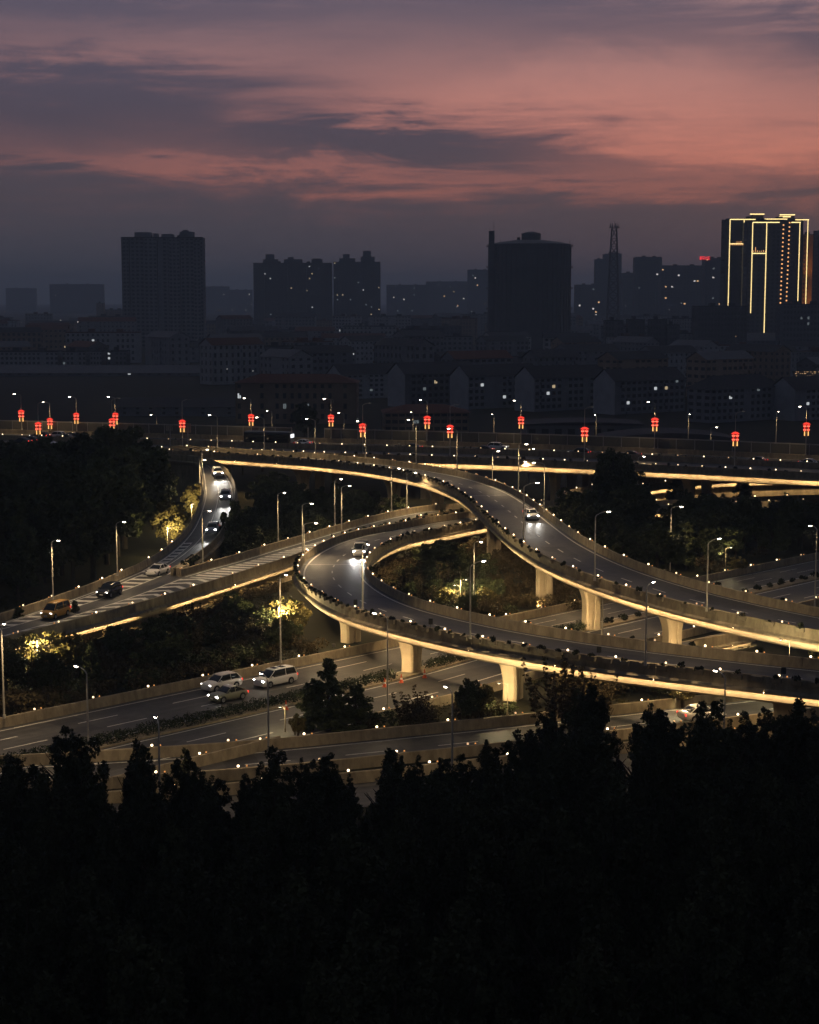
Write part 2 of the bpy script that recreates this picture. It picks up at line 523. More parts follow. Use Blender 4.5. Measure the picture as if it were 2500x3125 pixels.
def leaf_cloud(centres, radii, counts, leaf, seed, zsq=1.0, dirs=None):
    """leaf-sized quads scattered in clumps; returns verts, faces as arrays"""
    r = np.random.default_rng(seed)
    P0 = []
    for c, rad, n in zip(centres, radii, counts):
        d = r.normal(size=(n, 3)); d /= np.linalg.norm(d, axis=1)[:, None]
        rr = rad * r.uniform(0.15, 1.0, n) ** 0.45
        q = d * rr[:, None]; q[:, 2] *= zsq
        P0.append(q + c)
    p = np.concatenate(P0); n = len(p)
    a = r.normal(size=(n, 3)); a /= np.linalg.norm(a, axis=1)[:, None]
    b = np.cross(a, r.normal(size=(n, 3))); b /= np.linalg.norm(b, axis=1)[:, None]
    s = leaf * r.uniform(0.6, 1.4, n)[:, None]
    a *= s; b *= s * 0.55
    v = np.stack([p - a, p + b, p + a, p - b], 1).reshape(-1, 3)
    f = np.arange(n * 4).reshape(-1, 4)
    return v, f


def np_mesh(name, v, f, m):
    me = bpy.data.meshes.new(name)
    nv, nf = len(v), len(f); k = f.shape[1]
    me.vertices.add(nv); me.vertices.foreach_set('co', np.asarray(v, np.float32).ravel())
    me.loops.add(nf * k); me.loops.foreach_set('vertex_index', np.asarray(f, np.int32).ravel())
    me.polygons.add(nf); me.polygons.foreach_set('loop_start', np.arange(0, nf * k, k, dtype=np.int32))
    me.polygons.foreach_set('loop_total', np.full(nf, k, np.int32))
    me.materials.append(m); me.update(calc_edges=True); me.validate()
    return me


def tuft_mesh(seed, rad=0.5, n=150, leaf=0.11):
    r = np.random.default_rng(seed)
    k = 6
    cs = np.stack([r.uniform(-0.35, 0.35, k), r.uniform(-0.2, 0.2, k), r.uniform(0.1, 0.38, k)], 1) * rad / 0.5
    v, f = leaf_cloud(cs, [rad * 0.45] * k, [n // k] * k, leaf, seed)
    return np_mesh('shrub', v, f, MAT['shrub_leaf'])


ME_TUFT = [tuft_mesh(s) for s in (1, 2, 3, 4)]


def set_markers(parent, e, o, pitch, loc0, dz=1.0, out=0.2, start=2.0, refl=True, stop=None, skip=None):
    s = arclen(e); k = start
    end = s[-1] if stop is None else min(stop, s[-1])
    while k < end:
        p = at_s(e, s, k); d = at_s(o, s, k)
        ang = math.atan2(d[1], d[0]) - math.pi / 2
        jit = random.uniform(-0.2, 0.2)
        if skip is None or not skip(p):
            link('marker_light', random.choice(ME_MARK), parent, (p[0] + d[0] * out - loc0[0], p[1] + d[1] * out - loc0[1], p[2] + dz - loc0[2] - 0.01), ang)
            if refl and random.random() < 0.9:
                t = at_s(e, s, min(k + 0.75, s[-1]))
                link('reflector', ME_REFL, parent, (t[0] + d[0] * out - loc0[0], t[1] + d[1] * out - loc0[1], t[2] + dz - loc0[2] - 0.01), ang)
        k += pitch + jit


def set_planters(parent, e, o, pitch, loc0, s0=0, s1=None, dz=0.52, out=0.42, bare=0.12):
    s = arclen(e); k = s0 + 1.0
    end = s[-1] if s1 is None else min(s1, s[-1])
    while k < end:
        p = at_s(e, s, k); d = at_s(o, s, k)
        ang = math.atan2(d[1], d[0]) - math.pi / 2
        q = link('planter', ME_PLANTER, parent, (p[0] + d[0] * out - loc0[0], p[1] + d[1] * out - loc0[1], p[2] + dz - loc0[2]), ang)
        if random.random() > bare:
            sc_ = random.uniform(0.55, 1.0)
            link('shrub', random.choice(ME_TUFT), q, (0, 0.15, 0.40), random.uniform(0, 6.3), (sc_, sc_, sc_ * random.uniform(0.8, 1.2)))
        k += pitch * random.uniform(0.92, 1.1)


def pier_mesh(h, w0=2.3, w1=4.9, d0=1.5, d1=2.0):
    """flared pier with a shaft groove; local x = across the deck"""
    mb = MB(); rings = []
    for k in range(15):
        t = k / 14
        z = h * t
        fl = max(0.0, (z - (h - 3.2)) / 3.2)
        w = w0 / 2 + (w1 - w0) / 2 * fl ** 2.2
        d = d0 / 2 + (d1 - d0) / 2 * fl ** 2
        ch = 0.22; gr = 0.16; gw = 0.22
        pts = [(-w + ch, -d), (-gw, -d), (-gw * 0.6, -d + gr), (gw * 0.6, -d + gr), (gw, -d), (w - ch, -d), (w, -d + ch), (w, d - ch), (w - ch, d),
               (gw, d), (gw * 0.6, d - gr), (-gw * 0.6, d - gr), (-gw, d), (-w + ch, d), (-w, d - ch), (-w, -d + ch)]
        rings.append([(x, y, z) for x, y in pts])
    mb.rings(rings)
    mb.cur = 0
    return mb.mesh('pier', MAT['concrete'])


def pier_flood(root, loc0, p, toward=(-0.45, -0.9), power=260.0, z0=0.0, dist=4.2):
    x, y = p[0] + toward[0] * dist, p[1] + toward[1] * dist
    mb = MB(); mb.box(-0.2, 0.2, -0.12, 0.12, 0.15, 0.45); mb.box(-0.05, 0.05, -0.05, 0.05, -0.1, 0.16)
    fx = mb.build('floodlight', MAT['dark_steel'], root, (x - loc0[0], y - loc0[1], z0))
    spot('floodlight_beam', (x - loc0[0], y - loc0[1], z0 + 0.6), (p[0] - loc0[0], p[1] - loc0[1], z0 + (p[2] - z0) * 0.55), power * 1.5, (1.0, 0.69, 0.34), 120, 0.8, 0.2, root)


def dashes(mb, c, o, off, dash, period, width, dz=0.012, start=0.0, stop=None):
    s = arclen(c); k = start
    end = s[-1] - dash if stop is None else stop
    while k < end:
        n = max(2, int(dash / 1.0) + 1)
        a, b = [], []
        for t in np.linspace(k, k + dash, n):
            p = at_s(c, s, t); d = at_s(o, s, t); d = d / np.linalg.norm(d[:2])
            q = p + d * off
            a.append((q[0] - d[0] * width / 2, q[1] - d[1] * width / 2, q[2] + dz)); b.append((q[0] + d[0] * width / 2, q[1] + d[1] * width / 2, q[2] + dz))
        ribbon(mb, a, b); k += period


PARAPET = [(0.0, -0.03), (0.06, 0.30), (0.10, 0.98), (0.14, 1.02), (0.32, 1.02), (0.36, 0.98), (0.40, 0.30), (0.42, -0.12), (0.78, -0.30), (0.80, -0.53), (0.765, -0.53), (0.755, -0.42), (0.02, -0.42)]


def viaduct(name, label, cat, Lp, Rp, leds='LR', girder=1.55, surface='asphalt', markers=5.4, marker_sides='LR', planters=(), lines=True,
            dash_at=None, piers=(), wall=False, inset=1.5, refl=True, mskip=None, dash=(2.2, 6.0), line_in=0.6, par_sides='LR', joints=()):
    """a deck on a girder with parapets; Lp, Rp = parapet feet left and right of travel"""
    Lp = np.array(Lp); Rp = np.array(Rp)
    loc0 = (Lp[0] + Rp[0]) / 2; loc0 = np.array([loc0[0], loc0[1], 0.0])
    root = thing(name, label, cat, loc0)
    o = Rp - Lp; o[:, 2] = 0; wid = np.linalg.norm(o, axis=1); o /= wid[:, None]
    oL, oR = -o, o
    mb = MB()
    up = np.array([0, 0, 0.0])
    ribbon(mb, Rp + oR * 0.01 + up, Lp + oL * 0.01 + up)
    uv_strip(mb.shift(loc0).build('road_surface', MAT[surface], root), Rp, Lp)
    # girder
    mb = MB(); rings = []
    for l, r_, a, b in zip(Lp, Rp, oL, oR):
        i = inset; gz = girder
        web = [(0.40, -0.05), (0.40, -0.30), (0.10, -0.44), (0.10, -0.44 - (gz - 0.44) * 0.5), (0.04, -0.44 - (gz - 0.44) * 0.75), (-0.16, -0.44 - (gz - 0.44) * 0.93), (-max(i, 0.6), -gz)]
        rings.append([tuple(l + a * q + (0, 0, z)) for q, z in web] + [tuple(r_ + b * q + (0, 0, z)) for q, z in reversed(web)])
    mb.rings(rings)
    mb.shift(loc0).build('girder', MAT['concrete'], root)
    if wall:
        mb = MB(); rings = []
        for l, r_, a, b in zip(Lp, Rp, oL, oR):
            i = inset + 0.15
            rings.append([tuple(l - a * i + (0, 0, -girder + 0.02)), (l[0] - a[0] * i, l[1] - a[1] * i, -0.3), (r_[0] - b[0] * i, r_[1] - b[1] * i, -0.3), tuple(r_ - b * i + (0, 0, -girder + 0.02))])
        mb.rings(rings)
        mb.shift(loc0).build('retaining_wall', MAT['concrete_dirty'], root)
    for s_, e, od in (('L', Lp, oL), ('R', Rp, oR)):
        if s_ in par_sides:
            q0 = 0; step = 7                            # cast in lengths with open joints between them
            while q0 < len(e) - 1:
                q1 = min(q0 + step, len(e) - 1)
                ee = e[q0:q1 + 1].copy(); oo = od[q0:q1 + 1]
                if q1 < len(e) - 1:
                    t_ = ee[-1] - ee[-2]; ee[-1] = ee[-1] - t_ / np.linalg.norm(t_) * 0.05
                mb = MB(); sweep(mb, ee, oo, PARAPET); mb.shift(loc0).build('parapet', MAT['concrete_dirty'], root)
                q0 = q1
        if s_ in leds:
            mb = MB()
            a = e + od * 0.745 + (0, 0, -0.432); b = e + od * 0.645 + (0, 0, -0.432)
            n_ = 5; q0 = 0                                 # sections of strip light, not all equally bright
            while q0 < len(a) - 1:
                q1 = min(q0 + n_, len(a) - 1)
                if random.random() > 0.03:
                    mb = MB(); ribbon(mb, a[q0:q1 + 1], b[q0:q1 + 1])
                    mb.shift(loc0).build('led_strip', random.choice(LEDS), root)
                q0 = q1
        if s_ in marker_sides:
            set_markers(root, e, od, markers, loc0, start=random.uniform(1, markers), refl=refl, skip=mskip)
        for (ps, pitch, s0, s1) in planters:
            if ps == s_: set_planters(root, e, od, pitch, loc0, s0, s1)
        if lines:
            mb = MB(); q = e - od * line_in
            ribbon(mb, q - od * 0.11 + (0, 0, 0.008), q + od * 0.11 + (0, 0, 0.008)) if s_ == 'L' else ribbon(mb, q + od * 0.11 + (0, 0, 0.008), q - od * 0.11 + (0, 0, 0.008))
            mb.shift(loc0).build('edge_line', MAT['paint'], root)
    if dash_at is not None:
        mb = MB()
        c = Lp + (Rp - Lp) * dash_at
        dashes(mb, c, o, 0.0, dash[0], dash[1], 0.16)
        mb.shift(loc0).build('lane_line', MAT['paint'], root)
    s = arclen((Lp + Rp) / 2); c = (Lp + Rp) / 2
    for k in joints:
        p = at_s(c, s, k); l = at_s(Lp, s, k); r_ = at_s(Rp, s, k)
        d = (r_ - l) / np.linalg.norm(r_ - l); t = np.array([-d[1], d[0], 0])
        mb = MB(); mb.quad(l - t * 0.13 + (0, 0, 0.006), r_ - t * 0.13 + (0, 0, 0.006), r_ + t * 0.13 + (0, 0, 0.006), l + t * 0.13 + (0, 0, 0.006))
        mb.shift(loc0).build('expansion_joint', MAT['steel'], root)
    for k in piers:
        p = at_s(c, s, k); d = at_s(o, s, k)
        h = p[2] - girder + 0.05
        w = np.linalg.norm(at_s(Rp, s, k) - at_s(Lp, s, k))
        link('pier', pier_mesh(h, w0=2.2, w1=min(5.2, w * 0.62)), root, (p[0] - loc0[0], p[1] - loc0[1], -0.05), math.atan2(d[1], d[0]))
    ROAD_TESTS.append((c[::3, :2].copy(), wid.max() / 2 + 0.6))
    return root, Lp, Rp, oL, oR, loc0


# ground sheet -------------------------------------------------------
mb = MB()
gx = [-9000, -2500, -800, -200, -100, 0, 100, 200, 800, 2500, 9000]; gy = [-400, 0, 60, 120, 180, 240, 300, 400, 600, 1000, 2000, 4000, 9500]
for i in range(len(gx) - 1):
    for j in range(len(gy) - 1):
        mb.quad((gx[i], gy[j], 0), (gx[i + 1], gy[j], 0), (gx[i + 1], gy[j + 1], 0), (gx[i], gy[j + 1], 0))
tag(mb.build('ground', MAT['soil']), kind='structure')

# ---- E: the straight ground-level expressway running away to the right
ED = np.array([0.697, 0.717, 0.0]); EN = np.array([0.717, -0.697, 0.0])       # along, and towards the near side
E0 = np.array([0.0, 198.4, 0.0])


def Ept(s, off, z=0.0):
    # beyond the loop ramp the near carriageway squeezes in a little
    k = min(1.0, max(0.0, (s + 20) / 35.0)); k = k * k * (3 - 2 * k)
    return E0 + ED * s + EN * (off - 2.6 * k * min(1.0, off / 9.0)) + np.array([0, 0, z])


def Estrip(mb, s0, s1, o0, o1, z):
    ss = np.arange(s0, s1 + 0.01, 5.0) if s1 - s0 > 6 else [s0, s1]
    ribbon(mb, [Ept(s, o0, z) for s in ss], [Ept(s, o1, z) for s in ss])


S0, S1 = -95.0, 190.0
mb = MB(); Estrip(mb, S0, S1, -1.0, 23.2, 0.008)
road_e = tag(mb.build('expressway', MAT['asphalt_old']), kind='structure')
_ss = np.arange(S0, S1 + 0.01, 5.0); uv_strip(road_e, [Ept(s, -1.0) for s in _ss], [Ept(s, 23.2) for s in _ss])
mb = MB()
for off in (0.0, 9.6, 12.7, 22.0):
    Estrip(mb, S0, S1, off - 0.09, off + 0.09, 0.018)
mb.build('edge_line', MAT['paint'], road_e)
mb = MB()
for off, ph in ((2.9, 0.0), (6.0, 1.2), (15.9, 3.0), (19.0, 6.2)):
    k = S0 + ph
    while k < S1:
        mb.quad(Ept(k, off - 0.08, 0.018), Ept(k, off + 0.08, 0.018), Ept(k + 4.7, off + 0.08, 0.018), Ept(k + 4.7, off - 0.08, 0.018)); k += 11.5
mb.build('lane_line', MAT['paint'], road_e)
ROAD_TESTS.append((np.array([Ept(S0, 11)[:2], Ept(S1, 11)[:2]]), 13.0))


def barrier(label, pts, side, pitch, markers=True, h=1.0, name='concrete_barrier', group=None, refl=True, wave=None):
    e = np.array(pts, float)
    e = resample(e, 3.0) if len(e) > 2 else np.linspace(e[0], e[1], int(np.linalg.norm(e[1] - e[0]) / 4) + 2)
    o = normals(e) * side
    loc0 = np.array([e[0][0], e[0][1], 0.0])
    root = thing(name, label, 'barrier', loc0, group=group)
    mb = MB(); sweep(mb, e, o, [(0.0, -0.05), (0.05, 0.3), (0.12, h - 0.04), (0.15, h), (0.33, h), (0.36, h - 0.04), (0.42, -0.05)])
    mb.shift(loc0).build('wall', MAT['concrete_dirty'], root)
    if markers: set_markers(root, e, o, pitch, loc0, dz=h, out=0.22, start=2.5, refl=refl)
    return root, e, o, loc0


barrier('long concrete barrier with marker lights along far side of ground-level expressway', [Ept(S0, -0.9), Ept(S1, -0.9)], -1, 7.0)
barrier('concrete barrier with marker lights along near side of ground-level expressway', [Ept(s, 23.0) for s in np.arange(S0, -37, 6.0)], 1, 7.0)
barrier('concrete barrier beside expressway below the front ramp, right of the tall pier', [Ept(s, 23.0) for s in np.arange(-30, S1, 6.0)], 1, 7.0)

# median: kerbed hedge on the left half, kerb with round shrubs on the right
med = thing('median_strip', 'kerbed median of expressway with clipped hedge and a row of round shrubs', 'median', tuple(Ept(S0, 11.2)))
mb = MB()
a0, b0 = 10.2, 12.2
mb.rings([[tuple(Ept(s, a0)), tuple(Ept(s, b0)), tuple(Ept(s, b0, 0.16)), tuple(Ept(s, a0, 0.16))] for s in np.arange(S0, S1, 5.0)])
mb.shift(Ept(S0, 11.2)).build('kerb', MAT['concrete_dirty'], med)
hv, hf = [], []
base = 0
cs = []
for k in np.arange(S0, 22.0, 0.8):
    if -13.5 < k < -8.5: continue
    for off in (10.6, 11.2, 11.8):
        p = Ept(k + random.uniform(-.3, .3), off, random.uniform(0.45, 0.75)); cs.append(p)
v, f = leaf_cloud(cs, [0.5] * len(cs), [90] * len(cs), 0.085, 5)
tag(link('hedge', np_mesh('hedge', v - Ept(S0, 11.2), f, MAT['hedge']), med), kind='stuff')
for k in np.arange(24.0, 110.0, 3.1):
    s_ = random.uniform(1.2, 1.7)
    p = Ept(k, 11.2, 0.14) - Ept(S0, 11.2)
    link('shrub', random.choice(ME_TUFT), med, p, random.uniform(0, 6), (s_, s_, s_ * 0.9))

# ---- A: the upper ramp that sweeps across the middle
A_C = [(-52.0, 352.5, 9.0), (-40.6, 347.5, 9.0), (-29.6, 340.8, 9.0), (-18.8, 332.9, 9.0), (-11.9, 327.0, 9.0), (-5.2, 319.6, 9.0), (1.2, 309.6, 9.0), (4.2, 303.5, 9.1), (7.0, 295.5, 9.2)] + [tuple(P(*q)) for q in ((1434, 1487, 9.3), (1481, 1508.5, 9.25), (1519, 1533, 9.15), (1555, 1562, 9.0), (1597, 1599, 8.85), (1645, 1639, 8.7), (1677, 1662.5, 8.55), (1716, 1687, 8.3), (1762, 1713, 8.05), (1814, 1738, 7.75), (1882, 1764, 7.4), (1960, 1792, 7.05), (2046, 1819, 6.75), (2148, 1846, 6.4), (2268, 1875, 6.1), (2396, 1902, 5.8), (2540, 1930, 5.5), (2700, 1956, 5.2))]
cA = smooth_path(A_C, 1.6, 12)
fA = np.linspace(0, 1, len(cA))
LA, RA = edges_from_centre(cA, [4.3] * 9 + [4.8, 5.6, 6.2], [4.3])          # left of travel = far side
A = viaduct('elevated_ramp', 'curved two-lane upper ramp on flared piers, sweeping over the loop ramp from the far freeway', 'ramp', LA, RA,
            leds='LR', planters=(('R', 2.3, 0, 150), ('R', 3.6, 150, 210), ('L', 9, 100, 205)), dash_at=0.49,
            piers=(), joints=(108,))
sA = arclen((LA + RA) / 2)
for (px_, py_, zz) in ((1665, 1653, 8.6), (1803, 1733, 7.8), (2040, 1817, 6.75), (1392, 1566, 2.6), (1510, 1527, 9.1)):
    w = P(px_, py_, zz)
    c = (LA + RA) / 2
    i = int(np.argmin(np.linalg.norm(c[:, :2] - np.array([w.x, w.y]), axis=1)))
    p = c[i]; d = A[4][i]
    link('pier', pier_mesh(p[2] - 1.40, w0=2.1, w1=4.8), A[0], (p[0] - A[5][0], p[1] - A[5][1], -0.05), math.atan2(d[1], d[0]))
    if px_ != 1510: pier_flood(A[0], A[5], p, power=1000.0 if px_ > 1600 else 300.0, z0=0.05 if zz > 6 else 2.7, dist=4.5, toward=(-0.25, -0.97) if px_ < 1900 else (0.2, -0.98))
for k in (8, 36, 62):
    p = at_s(cA, sA, k)
    link('pier', pier_mesh(p[2] - 1.40, w0=2.1, w1=4.8), A[0], (p[0] - A[5][0], p[1] - A[5][1], -0.05), 0.6)

# ---- B: the loop ramp in front
B_C = [(24.0, 292.0, 3.2), (16.5, 290.0, 3.3), (9.6, 282.6, 3.6), (4.2, 273.0, 3.9), (-0.9, 263.6, 4.2), (-3.7, 257.7, 4.5), (-6.1, 251.5, 4.7), (-8.6, 241.0, 4.9), (-9.6, 234.4, 5.0), (-10.1, 227.8, 5.2),
       (-10.2, 222.3, 5.4), (-10.0, 216.0, 5.5), (-9.4, 211.1, 5.6), (-8.4, 206.0, 5.6), (-7.1, 200.7, 5.7), (-5.5, 195.7, 5.7), (-3.7, 191.0, 5.8), (-1.3, 186.6, 5.8), (1.5, 182.2, 5.9),
       (4.7, 178.1, 5.9), (7.8, 174.4, 5.9), (11.1, 170.8, 6.0), (15.4, 167.0, 6.0), (19.5, 163.4, 6.1), (23.8, 160.0, 6.2), (28.3, 156.8, 6.3), (32.6, 153.8, 6.4), (37.0, 151.0, 6.5), (46, 145.6, 6.6), (55, 140.5, 6.7)]
cB = smooth_path(B_C, 1.5, 10)
LB, RB = edges_from_centre(cB, [4.1, 4.15, 4.2, 4.3, 4.6, 4.9], [4.2])       # left of travel = inner side, right = outer
B = viaduct('loop_ramp', 'two-lane loop ramp on flared piers curving round in front, glowing girder underneath', 'ramp', LB, RB,
            leds='LR', planters=(('R', 1.9, 78, 210), ('R', 2.4, 0, 60), ('L', 2.2, 0, 60), ('L', 7, 84, 200)), dash_at=0.5, joints=(77.5,))
sB = arclen(cB)
uB = UC + FPX * cB[:, 0] / cB[:, 1] + np.where(np.arange(len(cB)) < len(cB) * 0.5, 9999, 0)
for (px_, py_, zz) in ((1064, 1990, 0), (1246, 2054, 0)):
    i = int(np.argmin(np.abs(uB - px_)))
    p = cB[i]; d = B[4][i]
    link('pier', pier_mesh(p[2] - 1.40, w0=2.3, w1=4.6), B[0], (p[0] - B[5][0], p[1] - B[5][1], -0.05), math.atan2(d[1], d[0]) + 0.5)
    pier_flood(B[0], B[5], p, power=900.0 if px_ > 1100 else 350.0, z0=0.05)
i = int(np.argmin(np.abs(uB - 1588)))
for k in (i, i + 20, 30, 8):
    p = cB[k]; d = B[4][k]
    link('pier', pier_mesh(p[2] - 1.40, w0=2.3, w1=4.6), B[0], (p[0] - B[5][0], p[1] - B[5][1], -0.05), math.atan2(d[1], d[0]) + 0.35)
    if k == i: pier_flood(B[0], B[5], p, power=1100.0, z0=0.05)

# ---- C: side ramp beside the loop, D: descending slip road on the left, M: where both merge
C_F = [(26.0, 306.0, 3.4), (18.0, 304.5, 3.4), (10.3, 302.2, 3.4), (4.5, 299.5, 3.5), (1.1, 296.2, 3.5), (-4.7, 286.7, 3.5), (-9.7, 276.5, 3.5), (-14.7, 265.5, 3.4), (-19.3, 255.5, 3.3), (-21.9, 250.5, 3.2), (-23.8, 246.7, 3.0),
       (-26.2, 242.1, 2.9), (-28.5, 238.2, 2.8), (-31.5, 232.8, 2.6)]
cf = smooth_path(C_F, 1.6, 6)
nC = normals(cf)                                   # right of travel (travelling towards the camera) = far/left side of the picture
nearC = cf - nC * np.interp(np.linspace(0, 1, len(cf)), [0, 0.55, 0.8, 1], [7.0, 6.8, 7.4, 8.3])[:, None]
Cr = viaduct('slip_ramp', 'low ramp with zebra hatching running beside the loop ramp to the merge', 'ramp', nearC, cf, leds='L', marker_sides='LR', wall=True, girder=1.40, inset=0.9,
             planters=(('L', 2.6, 6, 70),), markers=6.8)
D_L = [(-58, 354, 8.7), (-50, 349.0, 8.6), (-42.7, 342.3, 8.4), (-39.6, 323.4, 7.7), (-36.9, 304.2, 6.9), (-35.9, 295.3, 6.4), (-35.4, 287.0, 5.7), (-34.9, 276.1, 4.9), (-34.9, 269.0, 4.2), (-35.2, 263.4, 3.6), (-35.6, 258.5, 3.2), (-36.0, 253.7, 3.0), (-36.5, 247.5, 2.8), (-37.3, 242.3, 2.7), (-38.2, 236.9, 2.6)]
D_R = [(-56, 346, 8.7), (-48, 342.0, 8.6), (-40.0, 336.4, 8.4), (-35.4, 324.7, 7.7), (-31.9, 306.8, 6.9), (-30.7, 297.8, 6.4), (-30.0, 289.0, 5.7), (-29.5, 279.9, 4.9), (-29.4, 272.7, 4.2), (-29.6, 263.8, 3.6), (-29.9, 258.8, 3.2), (-30.4, 253.5, 3.0), (-31.2, 247.1, 2.8), (-32.1, 240.2, 2.7), (-33.2, 233.9, 2.6)]
dl = smooth_path(D_L, 1.5, 6); n_ = len(dl)
dr = smooth_path(D_R, 1.5, 6)
kk = np.linspace(0, len(dr) - 1, n_); dr = np.stack([np.interp(kk, np.arange(len(dr)), dr[:, j]) for j in range(3)], 1)
dl[:, 2] = dr[:, 2] = (dl[:, 2] + dr[:, 2]) / 2
Dr = viaduct('slip_road', 'curving slip road descending from the freeway on the left, cars with headlights on it', 'ramp', dr, dl, leds='', wall=True, girder=1.1, inset=0.4,
             marker_sides='R', markers=6.8, surface='asphalt_old', mskip=lambda p: p[1] > 258)
mb = MB(); c = dr + (dl - dr) * 0.52; o_ = Dr[4]
ribbon(mb, c - o_ * 0.08 + (0, 0, 0.01), c + o_ * 0.08 + (0, 0, 0.01)); mb.shift(Dr[5]).build('lane_line', MAT['paint'], Dr[0])
M_L = [(-38.2, 236.9, 2.6), (-39.5, 231.6, 2.55), (-40.7, 226.0, 2.5), (-42.1, 221.1, 2.45), (-43.7, 216.0, 2.4), (-47.1, 206.1, 2.3), (-50.2, 198.5, 2.25), (-55.0, 188.0, 2.2)]
M_R = [(-24.4, 228.5, 2.6), (-26.9, 223.1, 2.55), (-29.5, 217.3, 2.5), (-32.1, 211.7, 2.45), (-35.0, 206.4, 2.4), (-37.8, 201.2, 2.3), (-42.0, 194.0, 2.25), (-48.0, 184.0, 2.2)]
ml = smooth_path(M_L, 1.5, 3); mr = smooth_path(M_R, 1.5, 3)
kk = np.linspace(0, len(mr) - 1, len(ml)); mr = np.stack([np.interp(kk, np.arange(len(mr)), mr[:, j]) for j in range(3)], 1)
mr[:, 2] = ml[:, 2]
Mr = viaduct('merge_road', 'merging road with white chevron hatching and an orange van at the left edge', 'ramp', mr, ml, leds='L', wall=True, girder=1.40, inset=0.9, markers=6.8)

# zebra hatching ------------------------------------------------------
def hatch(root, loc0, cl, cr, t0, t1, f0, f1, n, lean, wid=0.55, bend=None):
    """diagonal bars between fractions f0..f1 of the road width, from t0 to t1 along it"""
    m = len(cl)
    def pt(t, f):
        k = min(max(t, 0), 1) * (m - 1)
        a = np.array([np.interp(k, np.arange(m), cl[:, j]) for j in range(3)]); b = np.array([np.interp(k, np.arange(m), cr[:, j]) for j in range(3)])
        return a + (b - a) * f + (0, 0, 0.014)
    L = arclen((cl + cr) / 2)[-1]
    mb = MB()
    for i in range(n):
        u = i / max(1, n - 1); t = t0 + (t1 - t0) * u
        a = f0(u) if callable(f0) else f0; b = f1(u) if callable(f1) else f1
        wt_ = wid / L
        if b - a < 0.015: continue
        if bend is None:
            mb.quad(pt(t, a), pt(t + wt_, a), pt(t + lean / L + wt_, b), pt(t + lean / L, b))
        else:
            mid = a + (b - a) * bend
            mb.quad(pt(t, a), pt(t + wt_, a), pt(t + lean / L + wt_, mid), pt(t + lean / L, mid))
            mb.quad(pt(t + lean / L, mid), pt(t + lean / L + wt_, mid), pt(t - lean / L * 0.2 + wt_, b), pt(t - lean / L * 0.2, b))
    mb.shift(loc0).build('hatching', MAT['paint'], root)
    for fr in (f0, f1):
        mb = MB(); a, b = [], []
        for t in np.linspace(0, 1, 24):
            q = fr(t) if callable(fr) else fr
            tt = t0 + (t1 - t0) * t
            a.append(pt(tt, q - 0.008) + (0, 0, 0.002)); b.append(pt(tt, q + 0.008) + (0, 0, 0.002))
        ribbon(mb, a, b); mb.shift(loc0).build('hatch_border', MAT['paint'], root)


hatch(Cr[0], Cr[5], nearC, cf, 0.62, 0.985, lambda u: 0.58 - 0.46 * min(1, u * 1.4), lambda u: 0.64 + 0.20 * u, 21, 1.0, 0.95)
hatch(Mr[0], Mr[5], mr, ml, 0.03, 0.93, lambda u: 0.08, lambda u: 0.46 - 0.06 * u, 16, -1.6, 1.05, bend=0.62)
hatch(Mr[0], Mr[5], mr, ml, 0.02, 0.93, lambda u: 0.70, lambda u: 0.90, 18, 1.0, 0.95)
hatch(Dr[0], Dr[5], dr, dl, 0.80, 0.985, lambda u: 0.66 - 0.02 * u, lambda u: 0.88, 10, 0.9, 0.9)

# nose of the gore between C and D: concrete crash wall with planting
gore = thing('gore_nose', 'rounded concrete gore nose with dark shrubs where two ramps join', 'barrier', (-32.2, 234.5, 0))
mb = MB(); pts = [(-32.35, 233.4), (-31.9, 233.5), (-30.9, 236.6), (-31.6, 239.5), (-32.4, 236.8)]
mb.rings([[(x, y, 2.5) for x, y in pts], [(x, y, 3.7) for x, y in pts]])
mb.shift((-32.2, 234.5, 0)).build('wall', MAT['concrete'], gore)
for k in range(9):
    link('shrub', random.choice(ME_TUFT), gore, (random.uniform(0.4, 1.2), 2.0 + k * 1.2, 3.0), random.uniform(0, 6), (1.7, 1.7, 1.6))

# ---- F, F2: the near roads behind the foreground grove
F_far = [(-60, 143, 0), (-40, 145.0, 0), (-24.6, 148.2, 0), (-13.4, 151.2, 0), (-4.2, 154.8, 0), (6.5, 159.0, 0), (18, 163.8, 0), (29, 168.4, 0), (45, 175.5, 0), (70, 187, 0)]
ff = smooth_path(F_far, 2.0, 4); nF = normals(ff)
mb = MB(); ribbon(mb, ff - nF * 0.3 + (0, 0, 0.006), ff + nF * 8.6 + (0, 0, 0.006)); road_f = tag(mb.build('front_road', MAT['asphalt_old']), kind='structure'); uv_strip(road_f, ff - nF * 0.3, ff + nF * 8.6)
mb = MB(); ribbon(mb, ff + nF * 0.55 + (0, 0, 0.016), ff + nF * 0.73 + (0, 0, 0.016)); ribbon(mb, ff + nF * 7.4 + (0, 0, 0.016), ff + nF * 7.58 + (0, 0, 0.016)); mb.build('edge_line', MAT['paint'], road_f)
mb = MB(); dashes(mb, ff, nF, 4.1, 4.0, 9.0, 0.16, 0.016); mb.build('lane_line', MAT['paint'], road_f)
ROAD_TESTS.append(((ff + nF * 4)[::2, :2].copy(), 5.0))
barrier('lit concrete barrier along far side of the front road, behind the foreground trees', ff[:, :3] + (0, 0, 0.0), -1, 7.0)
fn = ff + nF * 8.3
barrier('dark concrete barrier along near side of the front road, half hidden by tree tops', fn, 1, 7.0)
f2 = ff + nF * 13.0
mb = MB(); ribbon(mb, f2 - nF * 0.3 + (0, 0, 0.006), f2 + nF * 6.5 + (0, 0, 0.006)); uv_strip(tag(mb.build('service_road', MAT['asphalt_old']), kind='structure'), f2 - nF * 0.3, f2 + nF * 6.5)
